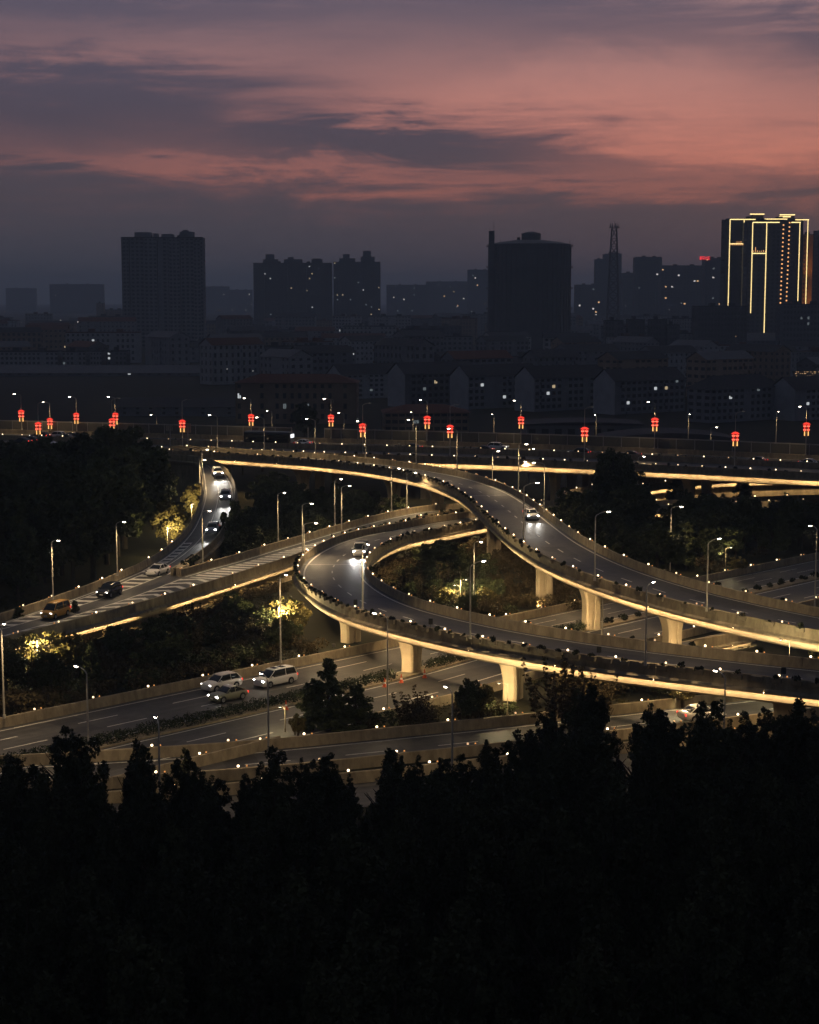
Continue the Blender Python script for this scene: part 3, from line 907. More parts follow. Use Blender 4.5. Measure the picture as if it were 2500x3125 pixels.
barrier('low concrete wall glimpsed through tree crowns below the front road', f2, -1, 7.5)
ROAD_TESTS.append(((f2 + nF * 3)[::2, :2].copy(), 3.6))

# ---- G: the freeway viaduct in the background
G_N = [(-140, 385, 8.4), (-110, 377.5, 8.4), (-87, 370.5, 8.4), (-58, 361.0, 8.4), (-28, 350.6, 8.4), (-4, 343.2, 8.4), (20, 334.8, 8.4), (46, 322.8, 8.4), (73, 307.8, 8.4), (100, 291.5, 8.4), (120, 279, 8.4)]
gn = smooth_path(G_N, 3.0, 6); nG = normals(gn)                     # right of travel (left to right) = near side
gf = gn - nG * 33.0
G = viaduct('freeway_viaduct', 'wide freeway viaduct with glowing girder crossing behind the ramps', 'bridge', gf, gn, leds='R', markers=4.6, marker_sides='R',
            planters=(('R', 3.2, 90, 250),), surface='asphalt_old', girder=1.75, inset=1.6, refl=False, dash=(4, 10))
gm = gn - nG * 17.0
med_g = barrier('freeway median barrier with dark hedge and small lights', gm, 1, 5.2, h=1.15, name='median_barrier', refl=False)
cs = []
sg = arclen(gm)
for k in np.arange(30, sg[-1] - 10, 1.1):
    p = at_s(gm, sg, k); d = at_s(nG, sg, k)
    cs.append((p[0] - d[0] * 0.8 - med_g[3][0], p[1] - d[1] * 0.8 - med_g[3][1], p[2] + random.uniform(0.5, 0.95)))
v, f = leaf_cloud(np.array(cs), [0.55] * len(cs), [16] * len(cs), 0.2, 8)
tag(link('hedge', np_mesh('hedge', v, f, MAT['hedge']), med_g[0]), kind='stuff')
# piers of the freeway
sgn = arclen(gn)
for k in np.arange(40, sgn[-1] - 10, 27.0):
    for off in (6.0, 16.5, 27.0):
        p = at_s(gn, sgn, k) - at_s(nG, sgn, k) * off; d = at_s(nG, sgn, k)
        if off == 6.0 and 2200 < UC + FPX * p[0] / p[1] < 2480: pier_flood(G[0], G[5], (p[0], p[1], 8.4), power=1500.0, z0=0.05, toward=(0.2, -0.98), dist=5)
        link('pier', pier_mesh(6.7, w0=2.4, w1=5.0), G[0], (p[0] - G[5][0], p[1] - G[5][1], -0.05), math.atan2(d[1], d[0]))

# noise barrier on its far side: single panels between posts
nb = thing('noise_barrier', 'tall panelled noise barrier along the far edge of freeway viaduct', 'noise barrier', (gf[0][0], gf[0][1], 0))
ME_PANEL = MB().box(-1.9, 1.9, -0.05, 0.05, 0, 2.5).mesh('panel', MAT['noise_panel'])
_m = MB(); _m.box(-1.9, 1.9, -0.03, 0.03, 2.52, 2.75); ME_CAP = _m.mesh('panel_cap', MAT['steel'])
ME_NPOST = MB().box(-0.08, 0.08, -0.09, 0.09, 0, 2.85).mesh('post', MAT['steel'])
gb = gf - nG * 0.75; sb = arclen(gb); k = 20.0
while k < sb[-1] - 6:
    p = at_s(gb, sb, k); d = at_s(nG, sb, k); ang = math.atan2(d[1], d[0]) - math.pi / 2
    u = UC + FPX * p[0] / p[1]
    if not (880 < u < 985):
        q = (p[0] - gf[0][0], p[1] - gf[0][1], p[2] + 0.45)
        pn = link('panel', ME_PANEL, nb, q, ang)
        link('panel_cap', ME_CAP, pn)
    e_ = at_s(gb, sb, k + 2.0)
    link('post', ME_NPOST, nb, (e_[0] - gf[0][0], e_[1] - gf[0][1], e_[2] + 0.4), ang)
    k += 4.0

# ---- H: two low ramps glimpsed under the freeway on the right
H1 = smooth_path([tuple(P(1800, 1535, 2.6)), tuple(P(1856, 1509, 3.0)), tuple(P(2012, 1486, 3.6)), tuple(P(2160, 1470, 4.2)), tuple(P(2300, 1462, 4.6)), tuple(P(2560, 1455, 5.0))], 2.0, 6)
n1 = normals(H1)
viaduct('underpass_ramp', 'narrow lit ramp climbing under the freeway behind dark trees', 'ramp', H1 - n1 * 6.5, H1 + n1 * 0.0, leds='R', markers=5.5, refl=False, wall=True, inset=0.9, girder=1.5)
H2 = smooth_path([tuple(P(1760, 1580, 1.9)), tuple(P(1940, 1562, 2.1)), tuple(P(2150, 1553, 2.3)), tuple(P(2350, 1545, 2.5)), tuple(P(2560, 1538, 2.7))], 2.0, 6)
n2 = normals(H2)
viaduct('low_ramp', 'low ramp with warm girder light half hidden by trees at right', 'ramp', H2 - n2 * 6.5, H2, leds='R', markers=6.5, refl=False, wall=True, inset=0.9, girder=1.4)
# lit retaining wall below A at the lower right
W0, W1 = P(2105, 1982, 0.8), P(2290, 1942, 1.0)
e = np.linspace(np.array(W0), np.array(W1), 12); n3 = normals(e)
viaduct('ground_ramp', 'short pale lit edge of ground-level ramp under the upper ramp', 'ramp', e - n3 * 3.2, e, leds='R', marker_sides='', lines=False, wall=False, girder=1.2, inset=0.2, par_sides='R')

# ------------------------------------------------------------------ street lamps
LAMP_W = 2500.0


def lamp_post(name, label, base, height, arm, lit=True, group=None, power=None, rad=0.085, lantern=False, cat='street lamp', down=True):
    """tapered pole, raked arm, flat head; arm = (dx, dy) reach of the arm"""
    root = thing(name, label, cat, tuple(base), group=group)
    mb = MB(); mb.cyl(0, 0, 0, 0.35, rad * 1.9, rad * 1.7, 8); mb.cyl(0, 0, 0.35, height, rad * 1.15, rad * 0.75, 8)
    mb.build('pole', MAT['pole_paint'], root, smooth=False)
    ax, ay = arm; L = math.hypot(ax, ay)
    mb = MB()
    pts = [(0, 0, height - 0.05), (ax * 0.12, ay * 0.12, height + 0.16), (ax * 0.5, ay * 0.5, height + 0.36), (ax, ay, height + 0.48)]
    mb.tube(pts, [rad * 0.75, rad * 0.65, rad * 0.55, rad * 0.5], 6)
    mb.build('arm', MAT['pole_paint'], root)
    a = math.atan2(ay, ax)
    mb = MB()
    mb.hexa([(-0.1, -0.07, 0.0), (0.62, -0.15, 0.0), (0.62, 0.15, 0.0), (-0.1, 0.07, 0.0), (-0.1, -0.05, 0.10), (0.50, -0.10, 0.13), (0.50, 0.10, 0.13), (-0.1, 0.05, 0.10)])
    hd = mb.build('lamp_head', MAT['dark_steel'], root, (ax, ay, height + 0.45)); hd.rotation_euler = (0, 0, a)
    mb = MB()
    if lit: # bowl-shaped lens hanging a little below the housing
        mb.rings([[(0.30 + rx * math.cos(2 * math.pi * j / 10), ry * math.sin(2 * math.pi * j / 10), z) for j in range(10)] for rx, ry, z in ((0.27, 0.13, -0.005), (0.25, 0.12, -0.06), (0.16, 0.08, -0.10))])
        mb.build('lens', MAT['lamp_lens'], hd)
    else:
        mb.quad((0.05, -0.1, -0.006), (0.05, 0.1, -0.006), (0.55, 0.1, -0.006), (0.55, -0.1, -0.006))
        mb.build('lens', MAT['lamp_lens_dim'], hd)
    if lit:
        ux, uy = (ax / L, ay / L) if L > 0 else (1, 0)
        p = (ax + ux * 0.3, ay + uy * 0.3, height + 0.30)
        spot('bulb', p, (p[0] + ux * 0.9, p[1] + uy * 0.9, p[2] - 4), power or LAMP_W, angle=146, blend=0.7, size=0.18, parent=root)
    return root


def lamp_px(label, ub, vb, zb, vtop, uh, lit=True, dy=0.0, hmin=None, **kw):
    b = P(ub, vb, zb)
    top = Pd(ub, vtop, b.y)
    h = top.z - zb
    dx = (uh - ub) / FPX * b.y
    if abs(dx) < 0.5: dx = math.copysign(0.5, dx or 1)
    return lamp_post('street_lamp', label, b, h, (dx, dy), lit, **kw)


LAMPS = [
    ('tall street lamp beside the orange van, far side of the merging road', 162, 1829, 3.3, 1657, 181, -0.6),
    ('street lamp on the left parapet above the dark SUV', 358, 1757, 3.5, 1600, 380, -0.6),
    ('street lamp standing at the gore nose between slip road and hatched ramp', 619, 1722, 3.2, 1566, 639, -0.6),
    ('street lamp rising from far parapet of hatched ramp, left of the loop', 849, 1650, 4.3, 1510, 867, -0.8),
    ('taller of two street lamps at left tip of the loop ramp', 924, 1738, 4.0, 1543, 950, -1.0),
    ('shorter of two street lamps at left tip of the loop ramp', 929, 1745, 3.0, 1602, 962, -1.0),
    ('street lamp on expressway barrier beside the bright yellow tree', 857, 2023, 1.0, 1760, 874, -1.0),
    ('street lamp at the left picture edge on the expressway barrier', 13, 2192, 1.0, 1908, 20, -1.2),
    ('left of two street lamps on far parapet behind the loop ramp', 1022, 1604, 4.4, 1468, 1039, -0.8),
    ('right of two street lamps behind the loop ramp, close to its outer curb', 1043, 1626, 4.4, 1489, 1064, -0.8),
    ('left of the lamp pair below the glowing girder of the upper ramp', 1195, 1561, 4.5, 1435, 1214, -0.8),
    ('right of the lamp pair below the glowing girder of the upper ramp', 1242, 1553, 4.5, 1448, 1264, -0.8),
    ('street lamp on outer parapet of loop ramp, crossing the white truck', 1107, 1862, 6.75, 1668, 1120, -0.9),
    ('street lamp on near expressway barrier in front of the loop pier', 1183, 2158, 1.0, 1890, 1150, 0.8),
    ('street lamp on outer parapet of loop ramp below the loop garden', 1435, 1949, 6.9, 1730, 1470, 0.9),
    ('street lamp standing in the dark garden inside the loop', 1446, 1876, 0.0, 1660, 1462, -0.9),
    ('street lamp on near parapet of upper ramp, just left of the white car', 1598, 1647, 9.8, 1486, 1635, 0.9),
    ('street lamp on far parapet of upper ramp with arm over the road', 1661, 1563, 9.7, 1419, 1632, -0.7),
    ('street lamp on near parapet at the bend of the upper ramp', 1815, 1772, 8.6, 1576, 1852, 0.9),
    ('street lamp rising from dark trees behind the upper ramp', 2045, 1752, 0.0, 1552, 2068, -1.0),
    ('street lamp on near parapet of the upper ramp beyond its fourth pier', 2157, 1866, 7.3, 1660, 2190, 0.9),
    ('street lamp on the expressway median at the right picture edge', 2487, 1850, 0.3, 1617, 2478, 0.6),
    ('street lamp on the expressway median between two piers of upper ramp', 1838, 1936, 0.3, 1773, 1831, 0.9),
    ('street lamp on outer parapet of the front ramp in the lower right', 1970, 2031, 7.1, 1796, 1990, 0.9),
    ('street lamp among dark trees under the freeway at right', 1946, 1521, 2.5, 1398, 1958, -0.9),
    ('street lamp behind the upper ramp beside the freeway girder', 1612, 1474, 2.0, 1374, 1624, -0.9),
    ('upper of two slim lamps on the left edge of the curving slip road', 610, 1474, 7.6, 1410, 622, -0.3),
    ('slim lamp at the top of the slip road where it leaves the freeway', 617, 1428, 9.0, 1378, 630, -0.3),
    ('short street lamp in front of the freeway girder, centre right', 1583, 1484, 4.0, 1414, 1598, -0.6),
]
for (lb, ub, vb, zb, vt, uh, dy) in LAMPS: lamp_px(lb, ub, vb, zb, vt, uh, dy=dy)
# lamps on the far parapet of the upper ramp, in front of the freeway
for (lb, ub, vtop, uh) in [
    ('slim lamp on parapet left of the bus, first along the upper ramp', 658, 1272, 640), ('slim lamp standing in front of the bus on the freeway', 805, 1279, 788),
    ('slim lamp on upper ramp parapet left of two lantern posts', 965, 1284, 944), ('slim lamp on upper ramp right beside a lantern post', 1120, 1291, 1100),
    ('slim lamp on upper ramp midway, left of the fifth lantern', 1262, 1287, 1243), ('slim lamp on upper ramp below the centre lanterns', 1390, 1314, 1368),
    ('slim lamp on upper ramp right of the centre lanterns', 1497, 1392, 1510), ('slim tall lamp on the upper ramp above the white car', 1576, 1362, 1594)]:
    i = int(np.argmin(np.abs(UC + FPX * LA[:, 0] / LA[:, 1] - ub + np.where(LA[:, 1] < 262, 9999, 0))))
    p = LA[i] + A[3][i] * 0.25
    top = Pd(ub, vtop, p[1])
    lamp_post('street_lamp', lb, (p[0], p[1], p[2] + 0.98), max(4.5, top.z - p[2] - 1), ((uh - ub) / FPX * p[1], -0.5), True)
# row along the near side of the front road
for lb, x, y, h, ax in [
    ('street lamp rising out of tree tops left of the three parked-looking cars', -27.7, 143.5, 8.9, -0.9), ('street lamp head just above the leftmost foreground tree tops', -19.2, 127.5, 8.4, -0.3),
    ('street lamp rising from foreground trees below the white minivan', -12.0, 141.5, 8.7, -0.5), ('street lamp rising from foreground trees in the middle of the picture', 3.5, 136.5, 8.7, -0.4),
    ('street lamp rising from foreground trees under the glowing front girder', 27.0, 143.0, 8.6, -0.5)]:
    lamp_post('street_lamp', lb, (x, y, 0), h, (ax, 0.9), True, power=1500)
# lamps of the street behind the noise barrier
for j, (u, vt, uh) in enumerate([(478, 1270, 466), (830, 1258, 819), (1050, 1264, 1037), (1261, 1262, 1256), (1508, 1268, 1502), (1820, 1270, 1815), (2102, 1268, 2102), (2371, 1260, 2372), (2170, 1308, 2182), (1048 + 822, 1345, 1886)]):
    d = 428 if vt < 1300 else 392
    w = Pd(u, vt, d)
    lamp_post('street_lamp', ['first', 'second', 'third', 'fourth', 'fifth', 'sixth', 'seventh', 'eighth', 'lower ninth', 'lowest'][j] + ' lamp from left in the row behind the noise barrier', (w.x, d, 0), w.z, ((uh - u) / FPX * d, -1.2), True, power=800)


# ------------------------------------------------------------------ garden lamps (double heads) that light the trees
def garden_lamp(label, base, h, sides=((0.75, 0.1), (-0.7, 0.1)), power=900.0):
    root = thing('garden_lamp', label, 'garden lamp', tuple(base))
    mb = MB(); mb.cyl(0, 0, 0, 0.4, 0.09, 0.08, 8); mb.cyl(0, 0, 0.4, h, 0.055, 0.045, 8); mb.build('pole', MAT['concrete'], root)
    for k, (ax, ay) in enumerate(sides):
        z = h - (0.0 if k == 0 else 0.75)
        mb = MB(); mb.tube([(0, 0, z - 0.15), (ax * 0.4, ay * 0.4, z + 0.02), (ax, ay, z + 0.06)], 0.03, 6); mb.build('arm', MAT['concrete'], root)
        mb = MB(); mb.rings([[(r * math.cos(2 * math.pi * j / 10), r * 0.7 * math.sin(2 * math.pi * j / 10), zz) for j in range(10)] for r, zz in ((0.08, 0.10), (0.24, 0.05), (0.25, 0.0))])
        hd = mb.build('lamp_head', MAT['dark_steel'], root, (ax, ay, z + 0.02))
        mb = MB(); mb.rings([[(r * math.cos(2 * math.pi * j / 10), r * 0.7 * math.sin(2 * math.pi * j / 10), zz) for j in range(10)] for r, zz in ((0.15, -0.005), (0.12, -0.04), (0.05, -0.06))]); mb.build('lens', MAT['garden_lens'], hd)
        d = bpy.data.lights.new('bulb', 'POINT'); d.energy = power * (1 if k == 0 else 0.6); d.color = (1.0, 0.80, 0.42); d.shadow_soft_size = 0.15
        o = bpy.data.objects.new('bulb', d); o.location = (ax, ay, z - 0.25); o.parent = root; C.objects.link(o)
    return root


GARDEN = [('white garden lamp with two heads inside the loop, between two lit trees', (1405, 1866), 4.2, ((0.75, 0.1), (-0.75, 0.1))),
          ('garden lamp with two heads beside the far expressway carriageway at right', (2214, 1744), 3.6, ((0.8, 0.1), (-0.8, 0.1))),
          ('garden lamp with white post at the edge of front road, left of the dark cedar', (871, 2234), 2.4, ((-0.5, 0.1),)),
          ('garden lamp beside the tall front pier lighting a small tree', (1549, 2190), 3.4, ((-0.85, 0.1),)),
          ('garden lamp in the bright yellow trees at the left edge', (117, 2092), 4.9, ((0.1, -0.3),)),
          ('garden lamp lighting a yellow tree left of the slip road', (512, 1702), 4.8, ((0.5, -0.3),)),
          ('garden lamp inside the brightly lit tree below the hatched ramp', (852, 1962), 4.4, ((0.3, -0.2),)),
          ('garden lamp hidden in foliage under the front girder at lower right', (2075, 2160), 2.6, ((0.3, -0.3),)),
          ('garden lamp lighting foliage left of the slip road bend', (586, 1612), 4.4, ((0.3, -0.4),))]
for lb, (u, v), h, sides in GARDEN:
    garden_lamp(lb, P(u, v, 0), h, sides, power={(2214, 1744): 450.0, (871, 2234): 350.0, (1405, 1866): 1900.0, (852, 1962): 3200.0, (1549, 2190): 600.0}.get((u, v), 2200.0))
garden_lamp('garden lamp on the verge below the right end of upper ramp', (38.8, 171.0, 0), 6.2, ((-0.9, 0.3),), power=1800.0)

# ------------------------------------------------------------------ red lantern posts on the freeway
def lantern_meshes():
    def ball(r, h, n=8):
        mb = MB(); mb.rings([[(r * k * math.cos(2 * math.pi * j / n), r * k * math.sin(2 * math.pi * j / n), z) for j in range(n)] for k, z in ((0.25, h), (0.75, h * 0.6), (1.0, 0.0), (0.75, -h * 0.6), (0.25, -h))]); return mb
    ball_m = ball(0.33, 0.36).mesh('lantern_ball', MAT['lantern_red'])
    core = MB(); core.rings([[(r * math.cos(2 * math.pi * j / 8), r * math.sin(2 * math.pi * j / 8), z) for j in range(8)] for r, z in ((0.34, -0.05), (0.345, 0.05))])
    core_m = core.mesh('lantern_band', MAT['lantern_core'])
    can = MB(); n = 8
    can.rings([[(r * math.cos(2 * math.pi * j / n), r * 0.6 * math.sin(2 * math.pi * j / n), z) for j in range(n)] for r, z in ((0.95, 0.0), (0.80, 0.12), (0.45, 0.36), (0.12, 0.42))])
    can_m = can.mesh('canopy', MAT['lantern_red'])
    tas = MB(); tas.cyl(0, 0, -0.95, 0.0, 0.13, 0.10, 6); tas_m = tas.mesh('tassel', MAT['tassel'])
    bar = MB(); bar.box(-0.6, 0.6, -0.04, 0.04, -0.06, 0.0); bar_m = bar.mesh('crossbar', MAT['red_cloth'])
    return ball_m, core_m, can_m, tas_m, bar_m


LM = lantern_meshes()


def lantern_on(post, z, s=1.0, single=False):
    ball_m, core_m, can_m, tas_m, bar_m = LM
    S = (s, s, s)
    link('canopy', can_m, post, (0, -0.15, z), 0, S); link('crossbar', bar_m, post, (0, -0.15, z), 0, S)
    for x in (-0.42, 0.42):
        for k, zz in enumerate((-0.42, -1.24)):
            b = link('lantern_ball', ball_m, post, (x * s, -0.2 * s, z + zz * s), 0, S); link('lantern_band', core_m, b)
        link('tassel', tas_m, post, (x * s, -0.2 * s, z - 1.62 * s), 0, S)


def edge_at_u(e, u):
    uu = UC + FPX * e[:, 0] / e[:, 1]
    return np.array([np.interp(u, uu, e[:, j]) for j in range(3)])


ORD = ['first', 'second', 'third', 'fourth', 'fifth', 'sixth', 'seventh', 'eighth', 'ninth', 'tenth', 'eleventh', 'twelfth', 'thirteenth', 'fourteenth', 'fifteenth', 'sixteenth', 'seventeenth']
LANT = [(64, 876, 'f'), (116, 902, 'n'), (151, 893, 'f'), (232, 882, 'f'), (342, 894, 'n'), (351, 882, 'f'), (556, 897, 'n'), (766, 885, 'f'), (1010, 886, 'f'), (1107, 905, 'n'), (1304, 889, 'f'), (1374, 908, 'n'), (1591, 890, 'f'), (1785, 913, 'n'), (2000, 893, 'f'), (2246, 923, 'n'), (2464, 903, 'f')]
for j, (u, vq, row) in enumerate(LANT):
    e = gf if row == 'f' else gn
    p = edge_at_u(e, u); p[1] += 0.15 if row == 'f' else -0.2
    vl = vq * 1.4493
    zl = Pd(u, vl - 14, p[1]).z
    top = Pd(u, vl - 62, p[1]).z if row == 'f' else Pd(u, vl - 74, p[1]).z
    h = top - p[2] - 1.0
    far = row == 'f'
    r_ = lamp_post('lantern_post', ORD[j] + ' red lantern post from the left along the freeway' + (', far side' if far else ', near side'), (p[0], p[1], p[2] + 1.0), h,
                   (-1.2, -0.3) if far else (1.2, 0.3), far, group='lantern posts on the freeway', power=1500, cat='lantern post')
    lantern_on(r_, zl - p[2] - 1.0, random.uniform(0.86, 0.95))

# road-sign boards and a lit arrow sign -----------------------------------------------------
for lb, u0, u1, v0, v1, d in [('larger pale road sign board seen from behind beside a lantern', 557, 583, 1292, 1320, 362), ('smaller grey road sign board above the dark trees at left', 506, 527, 1298, 1314, 372)]:
    a, b = Pd(u0, v0, d), Pd(u1, v1, d)
    root = thing('road_sign', lb, 'road sign', ((a.x + b.x) / 2, d, 8.4))
    w = (b.x - a.x) / 2
    MB().box(-w, w, -0.03, 0.03, b.z - 8.4, a.z - 8.4).build('board', MAT['sign_back'], root)
    mb = MB()
    for x in (-w * 0.6, 0, w * 0.6): mb.box(x - 0.05, x + 0.05, -0.10, -0.035, b.z - 8.4 + 0.1, a.z - 8.4 - 0.1)
    mb.build('bracket', MAT['dark_steel'], root)
    mb = MB(); mb.cyl(w * 0.2, 0.2, 0, a.z - 8.6, 0.12, 0.10, 8); mb.build('post', MAT['steel'], root)
p = Pd(41, 1409, 300)
root = thing('arrow_sign', 'small white lit arrow sign at the left edge above the dark wood', 'sign', (p.x, 300, p.z - 8)); mb = MB()
mb.box(-0.05, 0.05, -0.05, 0.05, 0, 7.8); mb.build('post', MAT['dark_steel'], root)
mb = MB(); mb.poly([(-0.9, -0.05, 7.7), (-0.3, -0.05, 8.15), (-0.3, -0.05, 7.9), (0.7, -0.05, 7.95), (0.7, -0.05, 7.72), (-0.3, -0.05, 7.6), (-0.3, -0.05, 7.4)]); mb.build('arrow', MAT['screen'], root)
# parapet-mounted delineator boards on the front ramp
for lb, (u, v) in [('small black sign plate on front ramp parapet near the bend', (1080, 1850)), ('small black sign plate on front ramp beside the sixth lamp post', (1361, 1912)), ('small black sign plate on front ramp parapet at lower right', (2425, 2070)), ('small black sign plate on front ramp above the glowing girder', (1856, 2005))]:
    w = P(u, v, 6.9); i = int(np.argmin(np.linalg.norm(RB[:, :2] - np.array([w.x, w.y]), axis=1)))
    p = RB[i] + B[4][i] * 0.22
    root = thing('delineator', lb, 'sign', (p[0], p[1], p[2] + 1.0)); mb = MB(); mb.box(-0.03, 0.03, -0.03, 0.03, 0, 0.5); mb.build('post', MAT['dark_steel'], root)
    MB().box(-0.22, 0.22, -0.06, -0.035, 0.35, 0.95).build('plate', MAT['plastic_black'], root)

# traffic cones ---------------------------------------------------------
def cone_mesh():
    mb = MB(); mb.box(-0.2, 0.2, -0.2, 0.2, 0, 0.04); mb.cyl(0, 0, 0.04, 0.28, 0.15, 0.11, 10); mb.cur = 1; mb.cyl(0, 0, 0.28, 0.42, 0.112, 0.088, 10); mb.cur = 0; mb.cyl(0, 0, 0.42, 0.75, 0.086, 0.03, 10)
    return mb.mesh('traffic_cone', [MAT['cone_red'], MAT['car_white']])
ME_CONE = cone_mesh()
for lb, (u, v) in [('red traffic cone nearest the minivan, left of the dark cedar', (873, 2165)), ('red traffic cone at the lane line behind the dark cedar', (1174, 2096)), ('red traffic cone left of the loop pier', (1225, 2083)), ('red traffic cone on the lane line just below the loop pier', (1296, 2068))]:
    w = P(u, v, 0.012); o = link('traffic_cone', ME_CONE, None, w); o.scale = (1.25, 1.25, 1.25); tag(o, lb, 'cone', 'traffic cones on the expressway')


# ------------------------------------------------------------------ cars
def smooth_loft(name, stations, mats, n_sub=1):
    """stations: (x, [(y,z) half profile from bottom to top]) mirrored to a closed ring"""
    mb = MB(); rings = []
    for x, prof in stations:
        ring = [(x, y, z) for y, z in prof] + [(x, -y, z) for y, z in reversed(prof)]
        rings.append(ring)
    mb.rings(rings)
    return mb.mesh(name, mats, smooth=True)


CARS = {}
#            length width height wheelbase  hood_z  belt  windscreen_base, roof_front, roof_rear, tail_top  (x from front = 0 to length)
SPECS = {
    'sedan':  dict(L=4.6, W=1.8, H=1.46, wb=2.68, hood=0.90, belt=0.92, ws=1.25, rf=2.05, rr=3.25, rw=4.05, deck=0.98, r=0.32),
    'suv':    dict(L=4.5, W=1.85, H=1.66, wb=2.65, hood=1.02, belt=1.05, ws=1.15, rf=1.85, rr=3.75, rw=4.38, deck=1.05, r=0.35),
    'minivan': dict(L=5.0, W=1.88, H=1.78, wb=2.95, hood=1.00, belt=1.05, ws=0.95, rf=1.85, rr=4.55, rw=4.90, deck=1.08, r=0.34),
    'van':    dict(L=4.5, W=1.75, H=1.86, wb=2.75, hood=1.02, belt=1.08, ws=0.72, rf=1.45, rr=4.15, rw=4.42, deck=1.10, r=0.32),
    'beetle': dict(L=4.25, W=1.8, H=1.49, wb=2.54, hood=0.92, belt=0.95, ws=1.30, rf=2.05, rr=2.75, rw=3.95, deck=0.85, r=0.34),
    'truck':  dict(L=5.2, W=1.85, H=1.95, wb=3.1, hood=1.05, belt=1.10, ws=0.45, rf=1.05, rr=1.95, rw=2.15, deck=1.12, r=0.34),
}


def make_car_meshes(kind):
    s = SPECS[kind]; L, W, H = s['L'], s['W'], s['H']; w = W / 2
    hd, bt, dk = s['hood'], s['belt'], s['deck']
    # lower body: stations from nose to tail; each profile bottom edge -> flank -> top edge -> centre
    def prof(half, z0, zt, crown=0.04):
        return [(half * 0.86, z0), (half * 0.97, z0 + 0.12), (half, z0 + (zt - z0) * 0.45), (half * 0.985, z0 + (zt - z0) * 0.72), (half * 0.93, zt - 0.05), (half * 0.80, zt), (half * 0.4, zt + crown)]
    st = [(0.0, prof(w * 0.66, 0.34, hd - 0.32)), (0.06, prof(w * 0.82, 0.24, hd - 0.20)), (0.22, prof(w * 0.93, 0.20, hd - 0.11)), (0.55, prof(w * 0.99, 0.20, hd - 0.05)),
          (s['ws'] * 0.85, prof(w, 0.20, hd)), (s['ws'] + 0.25, prof(w, 0.20, bt)), (L * 0.5, prof(w, 0.20, bt + 0.01)), (L * 0.78, prof(w, 0.20, bt + 0.03)),
          (L - 0.40, prof(w * 0.98, 0.22, dk)), (L - 0.14, prof(w * 0.93, 0.26, dk - 0.03)), (L - 0.03, prof(w * 0.84, 0.32, dk - 0.12)), (L, prof(w * 0.72, 0.40, dk - 0.28))]
    body = smooth_loft('body', st, MAT['car_white'])
    # greenhouse (glass) and roof skin
    def gh(half0, half1, z0, z1): return [(half0, z0), (half0 * 0.4 + half1 * 0.6, z0 + (z1 - z0) * 0.6), (half1, z1 - 0.02), (half1 * 0.5, z1 + 0.01)]
    b0 = bt - 0.03
    t = w * 0.88
    glass = smooth_loft('windows', [(s['ws'], gh(t, t * 0.99, b0, b0 + 0.04)), ((s['ws'] * 0.45 + s['rf'] * 0.55), gh(t, t * 0.90, b0, b0 + (H - b0) * 0.60)), (s['rf'], gh(t, t * 0.82, b0, H - 0.03)),
                                    ((s['rf'] + s['rr']) / 2, gh(t, t * 0.82, b0, H - 0.005)), (s['rr'], gh(t, t * 0.82, b0, H - 0.03)), ((s['rr'] * 0.5 + s['rw'] * 0.5), gh(t, t * 0.88, b0, b0 + (H - b0) * 0.62)), (s['rw'], gh(t * 0.95, t * 0.94, b0 - 0.02, b0 + 0.05))], MAT['car_glass'])
    roof = MB(); rings = []
    for x, z, hw in [(s['rf'] - 0.10, H - 0.06, t * 0.80), (s['rf'] + 0.1, H - 0.005, t * 0.84), ((s['rf'] + s['rr']) / 2, H + 0.02, t * 0.85), (s['rr'] - 0.1, H - 0.005, t * 0.84), (s['rr'] + 0.12, H - 0.07, t * 0.80)]:
        rings.append([(x, -hw, z - 0.06), (x, -hw * 0.9, z), (x, 0, z + 0.03), (x, hw * 0.9, z), (x, hw, z - 0.06), (x, hw * 0.5, z - 0.05), (x, -hw * 0.5, z - 0.05)])
    roof.rings(rings); roof = roof.mesh('roof', MAT['car_white'], True)
    pil = []
    for sg_ in (-1, 1):
        pil.append(MB()); pil[-1].tube([(s['ws'] + 0.03, sg_ * t, b0 + 0.03), (s['rf'], sg_ * t * 0.83, H - 0.05)], 0.035, 5)
        pil.append(MB()); pil[-1].tube([(s['rw'] - 0.05, sg_ * t * 0.95, b0 + 0.03), (s['rr'] + 0.02, sg_ * t * 0.83, H - 0.05)], 0.06, 5)
        xm = (s['rf'] + s['rr']) / 2 + 0.1
        pil.append(MB()); pil[-1].tube([(xm, sg_ * t * 1.0, b0 + 0.02), (xm, sg_ * t * 0.84, H - 0.04)], 0.035, 5)
    pil = [q.mesh('pillar', MAT['car_white']) for q in pil]
    # wheel with tyre and rim
    r = s['r']; wh = MB(); n = 16
    wh.rings([[(rr * math.cos(2 * math.pi * j / n), y, rr * math.sin(2 * math.pi * j / n)) for j in range(n)] for rr, y in ((r * 0.7, -0.10), (r, -0.08), (r, 0.08), (r * 0.7, 0.10))])
    tyre = wh.mesh('wheel', MAT['rubber'], False)
    rim = MB(); rim.rings([[(rr * math.cos(2 * math.pi * j / n), y, rr * math.sin(2 * math.pi * j / n)) for j in range(n)] for rr, y in ((r * 0.66, 0.095), (r * 0.60, 0.115), (r * 0.2, 0.10))])
    rim = rim.mesh('rim', MAT['alloy'])
    arch = MB(); rr0, rr1 = r * 1.02, r * 1.22; m_ = 10
    arch.rings([[(q * math.cos(math.pi * j / m_), 0.0, q * math.sin(math.pi * j / m_)) for j in range(m_ + 1)] for q in (rr0, rr1)], cap=False, closed=False)
    arch = arch.mesh('wheel_arch', MAT['plastic_black'])
